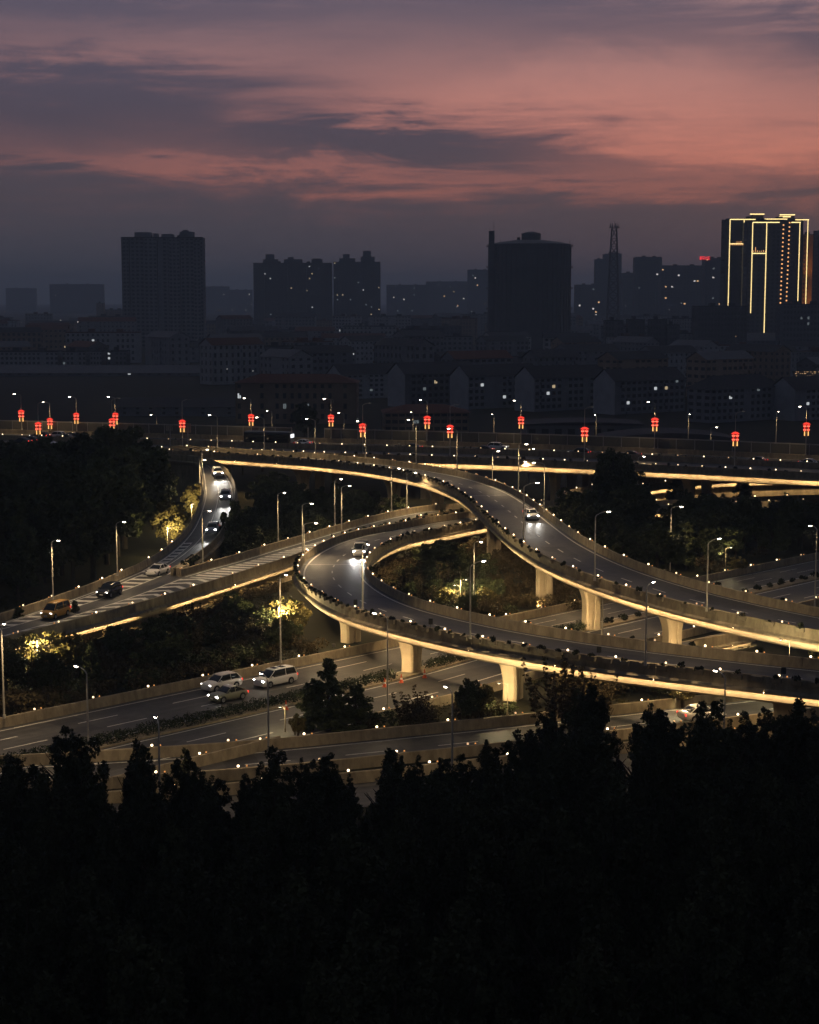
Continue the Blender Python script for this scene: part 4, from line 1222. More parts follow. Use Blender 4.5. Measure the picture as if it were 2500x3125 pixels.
    hl = MB(); hl.rings([[(x, y0 + ry * math.cos(2 * math.pi * j / 8), z + rz * math.sin(2 * math.pi * j / 8)) for j in range(8)] for x, y0, ry, rz, z in ((0.0, 0, 0.19, 0.11, 0), (-0.05, 0, 0.14, 0.08, 0))])
    hl = hl.mesh('headlight', MAT['headlamp'])
    tl = MB().box(-0.02, 0.05, -0.11, 0.11, -0.10, 0.10).mesh('taillight', MAT['tail_red'])
    gr = MB(); gr.box(-0.012, 0.06, -0.42, 0.42, -0.11, 0.11); gr = gr.mesh('grille', MAT['plastic_black'])
    bump = MB(); bump.box(-0.01, 0.10, -0.62, 0.62, -0.06, 0.06); bump = bump.mesh('lower_grille', MAT['plastic_black'])
    mir = MB(); mir.box(-0.10, 0.08, -0.09, 0.09, -0.07, 0.07); mir = mir.mesh('mirror', MAT['car_white'])
    pl = MB().box(-0.02, 0.0, -0.22, 0.22, -0.07, 0.07).mesh('number_plate', MAT['car_white'])
    sun_ = MB().box(-0.33, 0.33, -0.42, 0.42, 0.0, 0.012).mesh('sunroof', MAT['car_glass'])
    rail = MB(); rail.tube([(s['rf'] + 0.1, 0, 0), ((s['rf'] + s['rr']) / 2, 0, 0.05), (s['rr'] - 0.1, 0, 0)], 0.025, 5); rail = rail.mesh('roof_rail', MAT['alloy'])
    return dict(body=body, glass=glass, roof=roof, pil=pil, tyre=tyre, rim=rim, arch=arch, hl=hl, tl=tl, gr=gr, bump=bump, mir=mir, pl=pl, sun=sun_, rail=rail)


def recolour(me, m):
    c = me.copy(); c.materials.clear(); c.materials.append(m); return c


def car(name, label, kind, pos, heading, paint='car_white', lights='dim', beam=0.0, sunroofs=0, rails=False, tails=True, roof_paint=None, cat='car', group=None):
    """heading = angle of the car's forward direction; local x runs from nose to tail"""
    s = SPECS[kind]
    if kind not in CARS: CARS[kind] = make_car_meshes(kind)
    M = CARS[kind]; p = MAT[paint]
    root = thing(name, label, cat, tuple(pos), heading + math.pi, group)
    off = (-s['L'] / 2, 0, 0)
    def part(nm, me, loc, rz=0.0, par=root, sc_=None): return link(nm, me, par, loc, rz, sc_)
    part('body', recolour(M['body'], p), off); part('windows', M['glass'], off)
    part('roof', recolour(M['roof'], MAT[roof_paint] if roof_paint else p), off)
    for q in M['pil']: part('pillar', recolour(q, p), off)
    fx = (s['L'] - s['wb']) * 0.47
    for x in (fx, fx + s['wb']):
        for sg_ in (-1, 1):
            wl = part('wheel', M['tyre'], (off[0] + x, sg_ * (s['W'] / 2 - 0.06), s['r']), 0 if sg_ > 0 else math.pi)
            link('rim', M['rim'], wl)
            a = part('wheel_arch', M['arch'], (off[0] + x, sg_ * (s['W'] / 2 + 0.006), s['r']))
    hm = {'on': MAT['headlamp'], 'dim': MAT['headlamp_dim'], 'off': MAT['car_glass']}[lights]
    hme = recolour(M['hl'], hm)
    for sg_ in (-1, 1):
        part('headlight', hme, (off[0] + 0.12, sg_ * s['W'] * 0.36, s['hood'] - 0.24), -sg_ * 0.25)
        part('mirror', recolour(M['mir'], p), (off[0] + s['ws'] + 0.28, sg_ * (s['W'] / 2 + 0.07), s['belt'] + 0.06))
        if tails: part('taillight', M['tl'], (off[0] + s['L'] - 0.08, sg_ * s['W'] * 0.40, s['deck'] - 0.18))
        if rails: part('roof_rail', M['rail'], (off[0], sg_ * s['W'] * 0.36, s['H']))
        if beam:
            y = sg_ * s['W'] * 0.36; q = (off[0] - 0.12, y, s['hood'] - 0.24)
            spot('headlight_beam', q, (q[0] - 9, y * 0.9, q[2] - 1.0), beam, (1.0, 0.97, 0.90), angle=34, blend=0.9, size=0.08, parent=root)
    part('grille', M['gr'], (off[0] + 0.02, 0, s['hood'] - 0.36)); part('lower_grille', M['bump'], (off[0] + 0.03, 0, 0.38))
    part('number_plate', M['pl'], (off[0] - 0.01, 0, 0.50))
    for k in range(sunroofs): part('sunroof', M['sun'], (off[0] + s['rf'] + 0.5 + k * 0.95, 0, s['H'] + 0.045))
    return root


ang_e = math.atan2(-ED[1], -ED[0])
def on(pt, z): return (pt[0], pt[1], z)
w1_, w2_ = P(824.7, 2099.5, 0), P(890.7, 2086.7, 0)
c_ = (w1_ + w2_) / 2 + Vector((-EN[0], -EN[1], 0)) * 0.9
car('minivan', 'white minivan with two dark roof windows driving on the expressway', 'minivan', on(c_, 0.01), ang_e, 'car_white', 'on', 6.0, sunroofs=2)
w1_, w2_ = P(682.8, 2146.8, 0), P(740.9, 2134, 0); c_ = (w1_ + w2_) / 2 + Vector((-EN[0], -EN[1], 0)) * 0.85
car('compact_car', 'olive beige round-roofed compact car beside the white crossover', 'beetle', on(c_, 0.01), ang_e, 'car_beige', 'on', 6.0, roof_paint='car_pink')
w1_ = P(662.7, 2113.3, 0); c_ = w1_ + Vector((ED[0], ED[1], 0)) * 1.3 + Vector((-EN[0], -EN[1], 0)) * 0.85
car('crossover', 'white crossover with pinkish roof in the far lane of the expressway', 'suv', on(c_, 0.01), ang_e, 'car_white', 'dim', 0, roof_paint='car_pink')
c_ = P(1040, 2163, 0); car('sedan', 'white car behind the dark cedar, only a corner showing', 'sedan', on(c_, 0.01), ang_e + math.pi, 'car_white', 'dim')


def dir_on(e, pos):
    i = int(np.argmin(np.linalg.norm(e[:, :2] - np.array([pos[0], pos[1]]), axis=1))); i = min(max(i, 1), len(e) - 2)
    d = e[i + 1] - e[i - 1]; return math.atan2(d[1], d[0]), e[i][2]


for lb, nm, kind, (u, v), paint, lt, bm, kw in [
    ('orange taxi van with both headlights lit at the left edge', 'taxi_van', 'van', (170, 1878), 'car_orange', 'dim', 0, {}),
    ('dark SUV with roof rails on the merging road behind the orange van', 'dark_suv', 'suv', (334, 1817), 'car_black', 'dim', 0, dict(rails=True, sunroofs=1)),
    ('white sedan with dark sunroof beside the zebra hatching', 'sedan', 'sedan', (482, 1755), 'car_white', 'off', 0, dict(sunroofs=1)),
]:
    w = P(u, v, 2.5); a, z = dir_on(ml, w)
    if kind == 'sedan': a, z = dir_on(ml, w); a -= 0.08
    car(nm, lb, kind, (w.x, w.y, z + 0.015), a, paint, lt, bm, **kw)
for lb, (u, v), zz, kw in [('first SUV on the slip road bend, headlights beaming onto asphalt', (664, 1452), 7.5, dict(sunroofs=1)), ('second SUV on the slip road, lighting the asphalt beside a tree', (689, 1527), 6.2, dict(sunroofs=1)), ('third SUV on the slip road, roof rails, beside the dark cypress', (650, 1622), 3.9, dict(rails=True, sunroofs=1))]:
    w = P(u, v, zz); i = int(np.argmin(np.linalg.norm(dr[:, :2] - np.array([w.x, w.y]), axis=1))); zz = dr[i][2]; w = P(u, v, zz)
    a, z = dir_on(dr, w)
    car('headlit_suv', lb, 'suv', (w.x, w.y, z + 0.015), a, 'car_white', 'on', 1500.0, group='SUVs coming down the slip road', **kw)
w = P(1620, 1583, 8.8); a, z = dir_on(cA, w); i = int(np.argmin(np.linalg.norm(cA[:, :2] - np.array([w.x, w.y]), axis=1))); w = P(1620, 1583, cA[i][2])
car('sedan', 'white car with headlights on, alone on the upper ramp', 'sedan', (w.x, w.y, cA[i][2] + 0.015), a, 'car_white', 'on', 600.0, sunroofs=1)
# white cab-over pickup on the loop
w = P(1086, 1699, 4.9); i = int(np.argmin(np.linalg.norm(cB[:, :2] - np.array([w.x, w.y]), axis=1))); zb = cB[i][2]; w = P(1092, 1697, zb); a, z = dir_on(cB, w)
tr = car('pickup_truck', 'white light truck with glaring headlights on the loop ramp', 'truck', (w.x + 0.4, w.y + 1.2, zb + 0.015), a + 0.06, 'car_white', 'on', 1300.0, tails=True)
mb = MB(); mb.box(-0.35, 2.55, -0.92, 0.92, 1.10, 1.16); mb.box(-0.35, 2.55, -0.92, -0.88, 1.16, 1.62); mb.box(-0.35, 2.55, 0.88, 0.92, 1.16, 1.62); mb.box(2.51, 2.55, -0.88, 0.88, 1.16, 1.62); mb.build('cargo_bed', MAT['wall_grey'], tr)
# freeway traffic
sgm = arclen(gm)
def on_freeway(u, off):
    e = gn - nG * off; p = edge_at_u(e, u); i = int(np.argmin(np.linalg.norm(e[:, :2] - p[:2], axis=1))); d = -np.array([nG[i][1], -nG[i][0]]); return p, math.atan2(d[1], d[0]) + (math.pi if off > 17 else 0)
for j, (u, off, kind, paint, toward) in enumerate([(920, 24, 'sedan', 'car_white', 0), (1255, 20.5, 'sedan', 'car_black', 0), (1475, 20.5, 'sedan', 'car_black', 0), (1520, 27, 'suv', 'car_white', 1), (1770, 20.5, 'suv', 'car_black', 0), (1925, 20.5, 'sedan', 'car_black', 0), (2310, 20.5, 'sedan', 'car_black', 0), (2480, 20.5, 'sedan', 'car_white', 1),
                                      (62, 8, 'sedan', 'car_black', 1), (88, 12, 'sedan', 'car_black', 1), (118, 22, 'suv', 'car_black', 0), (145, 6, 'sedan', 'car_white', 0), (170, 24, 'suv', 'car_white', 0), (195, 20, 'sedan', 'car_black', 0), (215, 25, 'sedan', 'car_black', 0)]):
    p, a = on_freeway(u, off)
    names = ['small white car right of the bus on the freeway', 'dark car on the freeway left of a centre lantern', 'dark car with red tail lights on freeway, centre', 'white SUV beyond the dark car on freeway', 'dark SUV on the freeway right of the centre, near a lantern', 'dark car with red lights above the right tree', 'dark car on the freeway at right', 'pale car on the freeway at right picture edge',
             'first tail-lit car in the queue at far left of freeway', 'second tail-lit car in the queue at far left of freeway', 'third tail-lit vehicle in the queue at far left', 'fourth tail-lit car in the queue at far left', 'fifth tail-lit vehicle in the queue at far left', 'sixth tail-lit car in the queue at far left', 'last tail-lit car of the queue at far left, by the wood']
    car('freeway_car', names[j], kind, (p[0], p[1], 8.42), a + (math.pi if toward else 0), paint, 'dim', 0, group='cars on the freeway')
# bus
p, a = on_freeway(820, 22.0)
bus = thing('bus', 'city bus with bright rear window screen on the far freeway', 'bus', (p[0], p[1], 8.42), a + math.pi)
mb = MB(); rings = []
for x, hw, zt in ((-5.6, 1.15, 2.9), (-5.5, 1.24, 3.02), (5.4, 1.24, 3.02), (5.55, 1.15, 2.92)):
    rings.append([(x, -hw, 0.35), (x, hw, 0.35), (x, hw, zt - 0.25), (x, hw - 0.25, zt), (x, -hw + 0.25, zt), (x, -hw, zt - 0.25)])
mb.rings(rings); mb.build('body', MAT['car_black'], bus)
mb = MB(); mb.box(-5.3, 5.2, -1.0, 1.0, 3.03, 3.18); mb.build('roof_pod', MAT['wall_pale'], bus)
mb = MB(); mb.box(-5.2, 5.0, -1.26, -1.245, 1.35, 2.45); mb.box(-5.2, 5.0, 1.245, 1.26, 1.35, 2.45); mb.build('side_windows', MAT['car_glass'], bus)
MB().box(5.56, 5.60, -0.95, 0.95, 1.9, 2.7).build('rear_screen', MAT['screen'], bus)
MB().box(5.56, 5.585, -1.0, 1.0, 0.8, 1.6).build('rear_panel', MAT['wall_pale'], bus)
for sg_ in (-1, 1):
    MB().box(5.56, 5.62, sg_ * 1.0 - 0.12, sg_ * 1.0 + 0.12, 0.5, 0.7).build('taillight', MAT['tail_red'], bus)
    for x in (-3.6, 3.2): MB().tube([(x, sg_ * 1.0, 0.48), (x, sg_ * 1.26, 0.48)], 0.48, 14).build('wheel', MAT['rubber'], bus)
# car glimpsed on the front road
w = P(2140, 2196, 0.0); a, z = dir_on(ff, w)
car('sedan', 'pale car glimpsed between trees on the front road at lower right', 'sedan', (w.x, w.y, 0.01), a, 'car_white', 'on', 60.0)

# ------------------------------------------------------------------ trees
def crown(kind, seed, h, r, leaf, nleaf):
    """crown mesh standing on z=0 (trunk foot); foliage in uneven clumps"""
    q = np.random.default_rng(seed)
    cs, rs = [], []
    if kind == 'column':          # narrow lobed crown with several leaders
        leaders = [(0, 0, 1.0)] + [(q.uniform(-.5, .5) * r, q.uniform(-.5, .5) * r, q.uniform(0.72, 0.95)) for _ in range(4)]
        for lx, ly, lh in leaders:
            top = h * lh
            for z in np.arange(h * 0.16, top, h * 0.052):
                t = (z - h * 0.16) / (top - h * 0.16)
                env = r * (0.62 if lx or ly else 0.75) * (0.45 + 1.0 * t) * (1 - t) ** 0.85 * 1.7 + 0.10
                for _ in range(2):
                    a = q.uniform(0, 6.28); d = env * q.uniform(0.2, 1.0)
                    cs.append((lx * (1 - t * 0.3) + d * math.cos(a), ly * (1 - t * 0.3) + d * math.sin(a), z + q.uniform(-.3, .3))); rs.append(q.uniform(0.32, 0.62) * (0.55 + 0.55 * (1 - t)))
    elif kind == 'broad':
        for _ in range(62):
            d = q.normal(size=3); d /= np.linalg.norm(d)
            k = q.uniform(0.45, 1.0)
            cs.append((d[0] * r * k, d[1] * r * k, h * 0.60 + d[2] * h * 0.36 * k)); rs.append(q.uniform(0.45, 0.95) * r / 3.2)
    elif kind == 'cedar':
        for z in np.arange(h * 0.06, h * 0.98, h * 0.045):
            t = z / h; env = r * (1 - t) ** 0.8 + 0.15
            for _ in range(max(2, int(9 * (1 - t)))):
                a = q.uniform(0, 6.28); d = env * q.uniform(0.45, 1.08)
                cs.append((d * math.cos(a), d * math.sin(a), z + q.uniform(-.25, .25))); rs.append(q.uniform(0.35, 0.6))
    elif kind == 'shrub':
        for _ in range(16):
            cs.append((q.uniform(-r, r), q.uniform(-r, r), q.uniform(0.25, 0.85) * h)); rs.append(q.uniform(0.25, 0.42) * h)
    elif kind == 'whip':          # thin upright twigs with sparse leaves
        for _ in range(26):
            x, y = q.uniform(-r, r, 2); hh = h * q.uniform(0.6, 1.0)
            for z in np.arange(0.2 * h, hh, 0.35): cs.append((x * (0.6 + 0.5 * z / h), y * (0.6 + 0.5 * z / h), z)); rs.append(0.16)
    n = len(cs); w = np.array(rs) ** 2; w /= w.sum()
    cnt = np.maximum(4, (w * nleaf).astype(int))
    v, f = leaf_cloud(np.array(cs), rs, cnt, leaf, seed + 100, zsq=1.25 if kind == 'column' else 0.85)
    return v, f


def trunk_mesh(h, r, seed, limbs=6, spread=1.2):
    q = np.random.default_rng(seed); mb = MB()
    mb.tube([(0, 0, -0.1), (0.03, 0.02, h * 0.25), (-0.04, 0.05, h * 0.55), (0.05, -0.03, h * 0.85)], [r * 1.25, r, r * 0.65, r * 0.22], 7)
    for _ in range(limbs):
        z = h * q.uniform(0.22, 0.6); a = q.uniform(0, 6.28)
        d = spread * q.uniform(0.6, 1.1)
        mb.tube([(0, 0, z), (d * 0.45 * math.cos(a), d * 0.45 * math.sin(a), z + h * 0.10), (d * math.cos(a), d * math.sin(a), z + h * q.uniform(0.18, 0.3))], [r * 0.45, r * 0.32, r * 0.12], 5)
    return mb.mesh('trunk', MAT['bark'])


TREE = {}
def tree_kind(key, kind, seed, h, r, leaf, nleaf, m='leaf'):
    v, f = crown(kind, seed, h, r, leaf, nleaf)
    TREE[key] = (np_mesh('crown', v, f, MAT[m]), trunk_mesh(h, 0.16 if kind != 'broad' else 0.2, seed, spread=r * 0.8), h, r)


for i_ in range(5): tree_kind('col%d' % i_, 'column', 20 + i_, 10.0, 2.3, 0.17, 9000)
for i_ in range(4): tree_kind('nea%d' % i_, 'column', 120 + i_, 10.0, 2.4, 0.105, 20000, 'leaf_near')
for i_ in range(4): tree_kind('bro%d' % i_, 'broad', 40 + i_, 9.0, 3.4, 0.22, 7000)
for i_ in range(2): tree_kind('ced%d' % i_, 'cedar', 60 + i_, 8.0, 2.4, 0.17, 8000)
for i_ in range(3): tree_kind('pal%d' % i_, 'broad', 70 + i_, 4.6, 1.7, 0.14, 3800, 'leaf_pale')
for i_ in range(2): tree_kind('whi%d' % i_, 'whip', 80 + i_, 5.0, 1.6, 0.11, 2600, 'leaf_brown')
SHRUB = []
for i_ in range(4):
    v, f = crown('shrub', 90 + i_, 1.5, 0.9, 0.12, 900)
    SHRUB.append(np_mesh('shrub', v, f, MAT['leaf_brown' if i_ % 2 else 'leaf']))


KIND_NAME = {'nea': 'columnar_tree', 'col': 'columnar_tree', 'bro': 'broadleaf_tree', 'ced': 'conifer_tree', 'pal': 'garden_tree', 'whi': 'young_tree'}
KIND_WORD = {'nea': 'feathery', 'col': 'columnar', 'bro': 'broad-crowned', 'ced': 'conical', 'pal': 'small', 'whi': 'thin twiggy'}


def tree(key, x, y, h, label, group=None, z=0.0, wide=1.0, name=None, mat_=None):
    name = name or KIND_NAME[key[:3]]
    cm, tm, h0, r0 = TREE[key]
    s = h / h0
    root = thing(name, label, 'tree', (x, y, z), random.uniform(0, 6.28), group)
    root.scale = (s * wide, s * wide, s)
    link('trunk', tm, root); c = link('crown', cm, root)
    return root


def seg_dist(p, line):
    a = line[:-1]; b = line[1:]; d = b - a
    t = np.clip(((p - a) * d).sum(1) / np.maximum((d * d).sum(1), 1e-9), 0, 1)
    return np.sqrt((((a + d * t[:, None]) - p) ** 2).sum(1)).min()


def off_roads(x, y, m=1.5):
    p = np.array([x, y])
    return all(seg_dist(p, l) > w + m for l, w in ROAD_TESTS)


def pix(x, y, z):
    yc = y * math.cos(PITCH) - (z - HC) * math.sin(PITCH); zc = y * math.sin(PITCH) + (z - HC) * math.cos(PITCH)
    return UC + FPX * x / yc, VC - FPX * zc / yc


# -- foreground grove: heights follow the measured skyline of the grove (photograph pixels)
SKY_U = [-200, 0, 60, 110, 150, 190, 235, 260, 330, 420, 480, 545, 600, 690, 760, 830, 900, 960, 1010, 1080, 1150, 1220, 1290, 1350, 1395, 1440, 1475, 1520, 1560, 1640, 1700, 1800, 1870, 1920, 1980, 2030, 2100, 2150, 2200, 2250, 2290, 2360, 2440, 2500, 2700]
SKY_V = [2290, 2290, 2280, 2195, 2215, 2180, 2225, 2235, 2265, 2240, 2230, 2260, 2290, 2250, 2330, 2290, 2235, 2235, 2300, 2320, 2320, 2250, 2290, 2300, 2340, 2200, 2210, 2260, 2240, 2215, 2110, 2090, 2085, 2075, 2140, 2160, 2170, 2150, 2110, 2150, 2110, 2105, 2135, 2120, 2120]
n_fg = 0


def fg_place(u):
    for lim, t in ((150, 'at the left edge'), (330, 'left of the first lamp head'), (520, 'below the expressway lane marks'), (720, 'below the round-roofed car'), (920, 'below the white minivan'), (1120, 'below the dark cedar'), (1330, 'below the gap showing the front road'),
                   (1500, 'left of the tall front pier'), (1700, 'below the tall front pier'), (1950, 'right of the tall front pier'), (2200, 'below the pale half-hidden car'), (2400, 'below the lit front girder')):
        if u < lim: return t
    return 'at the right edge'


yy = 66.0
while yy < 151:
    step = 3.7 + (yy - 66) * 0.014
    half = yy * 0.262 + 2
    xx = -half + random.uniform(0, step)
    while xx < half:
        x = xx + random.uniform(-1, 1); y = yy + random.uniform(-1.2, 1.2)
        if seg_dist(np.array([x, y]), ROAD_TESTS[5][0] if False else (f2 + nF * 3)[::2, :2]) > 5.0 and seg_dist(np.array([x, y]), (ff + nF * 4)[::2, :2]) > 6.0 and off_roads(x, y, 0.8):
            u = UC + FPX * x / y
            vs = np.interp(u, SKY_U, SKY_V) + (22 if u < 1050 else 8)
            top = Pd(u, vs, y).z
            behind = seg_dist(np.array([x, y]), ff[:, :2]) < 1 or y > 141 + 0.2 * x + 6
            h = min(top * random.choice([1.0, 0.97, 0.9, 0.84, 0.76]), random.uniform(9.5, 15.5))
            if h > 2.2:
                front = y > 118
                key = random.choice(['nea0', 'nea1', 'nea2', 'nea3'])
                lab = 'dark ' + KIND_WORD[key[:3]] + ' tree ' + ('on the skyline of' if y > 112 else 'in the middle of' if y > 88 else 'at the bottom of') + ' foreground grove, ' + fg_place(u)
                tree(key, x, y, h, lab, 'foreground grove trees', wide=random.uniform(0.8, 1.1) * (1.0 if h > 7 else 1.2))
                n_fg += 1
        xx += step * random.uniform(0.85, 1.2)
    yy += step * 0.95

# -- singled-out trees
def tree_px(key, u, v, vtop, label, z=0.0, wide=1.0, name=None, group=None):
    b = P(u, v, z); h = Pd(u, vtop, b.y).z - z
    return tree(key, b.x, b.y, h, label, group, z, wide, name)


tree_px('ced0', 1000, 2222, 2012, 'tall dark cedar between expressway and front road, right of the minivan', name='cedar', wide=1.15)
tree_px('ced1', 1085, 2226, 2085, 'lower dark cedar on the right flank of the tall cedar', name='cedar', wide=1.7)
tree_px('col1', 955, 2228, 2075, 'dark tree on the left flank of the tall cedar', wide=1.6)
tree_px('whi0', 1275, 2230, 2098, 'thin bushy young tree beside the front road barrier', wide=1.5)
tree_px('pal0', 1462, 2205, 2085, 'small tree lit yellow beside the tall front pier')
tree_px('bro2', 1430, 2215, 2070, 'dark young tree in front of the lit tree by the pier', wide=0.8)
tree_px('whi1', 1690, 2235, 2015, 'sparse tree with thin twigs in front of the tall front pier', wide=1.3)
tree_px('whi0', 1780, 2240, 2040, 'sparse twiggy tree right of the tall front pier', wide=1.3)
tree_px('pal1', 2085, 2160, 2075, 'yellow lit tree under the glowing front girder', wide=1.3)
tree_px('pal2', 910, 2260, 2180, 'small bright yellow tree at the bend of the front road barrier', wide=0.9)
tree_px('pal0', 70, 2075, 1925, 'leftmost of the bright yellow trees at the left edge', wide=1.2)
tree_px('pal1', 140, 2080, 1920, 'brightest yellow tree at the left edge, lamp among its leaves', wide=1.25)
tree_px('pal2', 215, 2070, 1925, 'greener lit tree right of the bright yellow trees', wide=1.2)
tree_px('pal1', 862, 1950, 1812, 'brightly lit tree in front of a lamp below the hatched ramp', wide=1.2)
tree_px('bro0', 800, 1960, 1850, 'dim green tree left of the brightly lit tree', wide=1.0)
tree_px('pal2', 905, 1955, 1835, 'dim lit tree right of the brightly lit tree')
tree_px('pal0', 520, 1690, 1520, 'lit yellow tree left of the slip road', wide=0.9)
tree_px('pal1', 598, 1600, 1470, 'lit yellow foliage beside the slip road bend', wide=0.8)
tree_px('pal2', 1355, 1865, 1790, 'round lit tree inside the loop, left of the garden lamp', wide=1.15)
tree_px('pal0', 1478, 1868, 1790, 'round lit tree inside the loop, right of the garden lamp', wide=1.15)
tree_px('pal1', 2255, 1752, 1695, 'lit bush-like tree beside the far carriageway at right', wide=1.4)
tree_px('ced0', 232, 1925, 1835, 'dark conical tree in front of the chevron hatching', wide=1.0, name='cypress')
tree_px('ced1', 60, 1940, 1850, 'dark tree below the orange van at the left edge', wide=1.3)
tree_px('ced0', 720, 1705, 1530, 'dark cypress hiding part of the slip road, right of third SUV', wide=0.85, name='cypress')
tree_px('ced1', 685, 1700, 1560, 'dark cypress left of the taller one beside the slip road', wide=0.8, name='cypress')
tree_px('bro1', 755, 1690, 1570, 'broad dark tree right of the slip road cypresses', wide=1.0)
tree_px('bro1', 1870, 1600, 1362, 'tall dark tree standing before the freeway girder at right', wide=0.75)
tree_px('bro3', 1900, 1610, 1420, 'dark tree right beside the tall one before the freeway girder', wide=1.0)
tree_px('col2', 2065, 1560, 1435, 'dark pointed tree under the freeway, right of the lit ramp', wide=1.3)
tree_px('col3', 2270, 1570, 1445, 'dark pointed tree reaching the freeway girder at right', wide=1.4)
tree_px('col4', 2395, 1640, 1500, 'dark slim tree in front of the lit freeway pier', wide=1.2)
tree_px('whi0', 2480, 1640, 1545, 'pale branching tree lit at the right picture edge', wide=1.2)
tree_px('bro0', 930, 1345, 1225, 'dark tree filling the gap of the noise barrier', wide=0.9)
tree_px('bro2', 800, 1440, 1340, 'dark tree covering the start of the upper ramp girder', wide=1.3)
tree_px('bro3', 740, 1450, 1350, 'dark round tree beside the start of the upper ramp', wide=1.3)

# -- woods and belts
def scatter(poly, step, keys, hr, label, group, margin=1.5, limit=None, wide=(0.9, 1.3)):
    xs = [p[0] for p in poly]; ys = [p[1] for p in poly]; n = 0
    us = [UC + FPX * p[0] / p[1] for p in poly]; xs_u = np.percentile(us, [35, 65]); ys_d = np.percentile(ys, [35, 65])
    y = min(ys)
    while y < max(ys):
        x = min(xs)
        while x < max(xs):
            px_, py_ = x + random.uniform(-.4, .4) * step, y + random.uniform(-.4, .4) * step
            ins = False; j = len(poly) - 1
            for i in range(len(poly)):
                if (poly[i][1] > py_) != (poly[j][1] > py_) and px_ < (poly[j][0] - poly[i][0]) * (py_ - poly[i][1]) / (poly[j][1] - poly[i][1]) + poly[i][0]: ins = not ins
                j = i
            if ins and off_roads(px_, py_, margin):
                h = random.uniform(*hr)
                if limit is not None:
                    u = UC + FPX * px_ / py_; h = min(h, Pd(u, limit(u), py_).z * random.choice([1, 0.95, 0.85]))
                if h > 1.8:
                    key = random.choice(keys); u = UC + FPX * px_ / py_
                    col = 'left' if u < xs_u[0] else 'middle' if u < xs_u[1] else 'right'
                    dep = 'front' if py_ < ys_d[0] else 'inner' if py_ < ys_d[1] else 'rear'
                    tree(key, px_, py_, h, ('tall ' if h > 0.6 * hr[0] + 0.4 * hr[1] else 'low ') + KIND_WORD[key[:3]] + ' ' + label + ', ' + dep + ' ' + col, group, wide=random.uniform(*wide)); n += 1
            x += step
        y += step
    return n


lim_left = lambda u: np.interp(u, [-100, 100, 300, 420, 470, 510, 545, 575, 600, 625, 660], [1345, 1335, 1300, 1285, 1275, 1290, 1330, 1390, 1450, 1560, 1640])
scatter([(-100, 236), (-49, 226), (-44, 244), (-43, 262), (-43, 285), (-47, 318), (-55, 338), (-105, 362)], 7.4, ['bro0', 'bro1', 'bro2', 'bro3', 'col0'], (9, 17), 'dark tree in the dense wood at left', 'trees of the wood at left', limit=lim_left, wide=(0.9, 1.2))
lim_mid = lambda u: np.interp(u, [680, 740, 800, 900, 1000, 1100, 1250, 1400, 1500], [1470, 1420, 1400, 1440, 1470, 1490, 1500, 1530, 1560])
scatter([(-27.5, 242), (-26, 300), (-29, 330), (-12, 318), (0, 302), (-8, 286), (-20, 258)], 5.0, ['bro0', 'bro1', 'bro2', 'bro3', 'ced0'], (4, 8.5), 'dark tree in thicket between slip road and upper ramp', 'thicket trees left of the upper ramp', limit=lim_mid)
scatter([(22, 262), (20, 295), (30, 318), (50, 306), (80, 288), (90, 268), (70, 258), (34, 237)], 5.4, ['bro0', 'bro1', 'bro2', 'bro3', 'col1', 'col3'], (4.5, 10), 'dark tree in grove between upper ramp and freeway', 'grove trees right of the upper ramp', limit=lambda u: np.interp(u, [1500, 1700, 1800, 1900, 2000, 2100, 2300, 2500], [1560, 1470, 1430, 1450, 1500, 1480, 1490, 1520]))
scatter([(-46, 172), (-36, 190), (-24, 212), (-14, 228), (-8, 196), (-24, 180), (-40, 166)], 5.5, ['bro2', 'bro3', 'ced1', 'whi0', 'whi1', 'bro0'], (3.0, 5.5), 'dim brownish tree between merging road and expressway', 'verge trees left of the loop', margin=2.0, limit=lambda u: np.interp(u, [0, 280, 400, 600, 850, 1000, 1200], [1935, 1912, 1882, 1832, 1765, 1800, 1880]))
scatter([(0, 200), (-3, 215), (-3, 235), (6, 258), (12, 240), (15, 225), (13, 216)], 3.4, ['whi0', 'whi1', 'bro3', 'bro2'], (1.9, 3.8), 'low dark brownish tree inside the loop', 'small trees inside the loop', margin=1.5)

scatter([(3, 264), (12, 264), (15.5, 244), (18.5, 227), (10, 219), (0, 238)], 3.2, ['bro0', 'bro2', 'ced1', 'whi1'], (2.6, 5.2), 'dark tree behind the loop garden, under the upper ramp', 'trees behind the loop garden', margin=0.2)

# shrubs
UNDER = []                    # positions of undergrowth too dense to count


def shrub_row(e, o, s0, s1, n, label, group, out=(0.7, 3.2), sc_=(1.0, 1.9)):
    s = arclen(e)
    for _ in range(n):
        k = random.uniform(s0, s1); p = at_s(e, s, k); d = at_s(o, s, k); q = random.uniform(*out)
        x, y = p[0] + d[0] * q, p[1] + d[1] * q
        sz = random.uniform(*sc_)
        UNDER.append((x, y, sz))


def shrub_place(x, y):
    u, v = pix(x, y, 0.5)
    for lim, t in ((300, ', far left'), (650, ', left'), (900, ', beside the left loop tip'), (1150, ', left of the loop'), (1350, ', by the loop centre'), (1600, ', right part of the loop'), (1900, ', below the upper ramp piers'), (2200, ', right')):
        if u < lim: return t + (' upper' if v < 1750 else ' middle' if v < 1950 else ' lower') + ' part'
    return ', far right part'


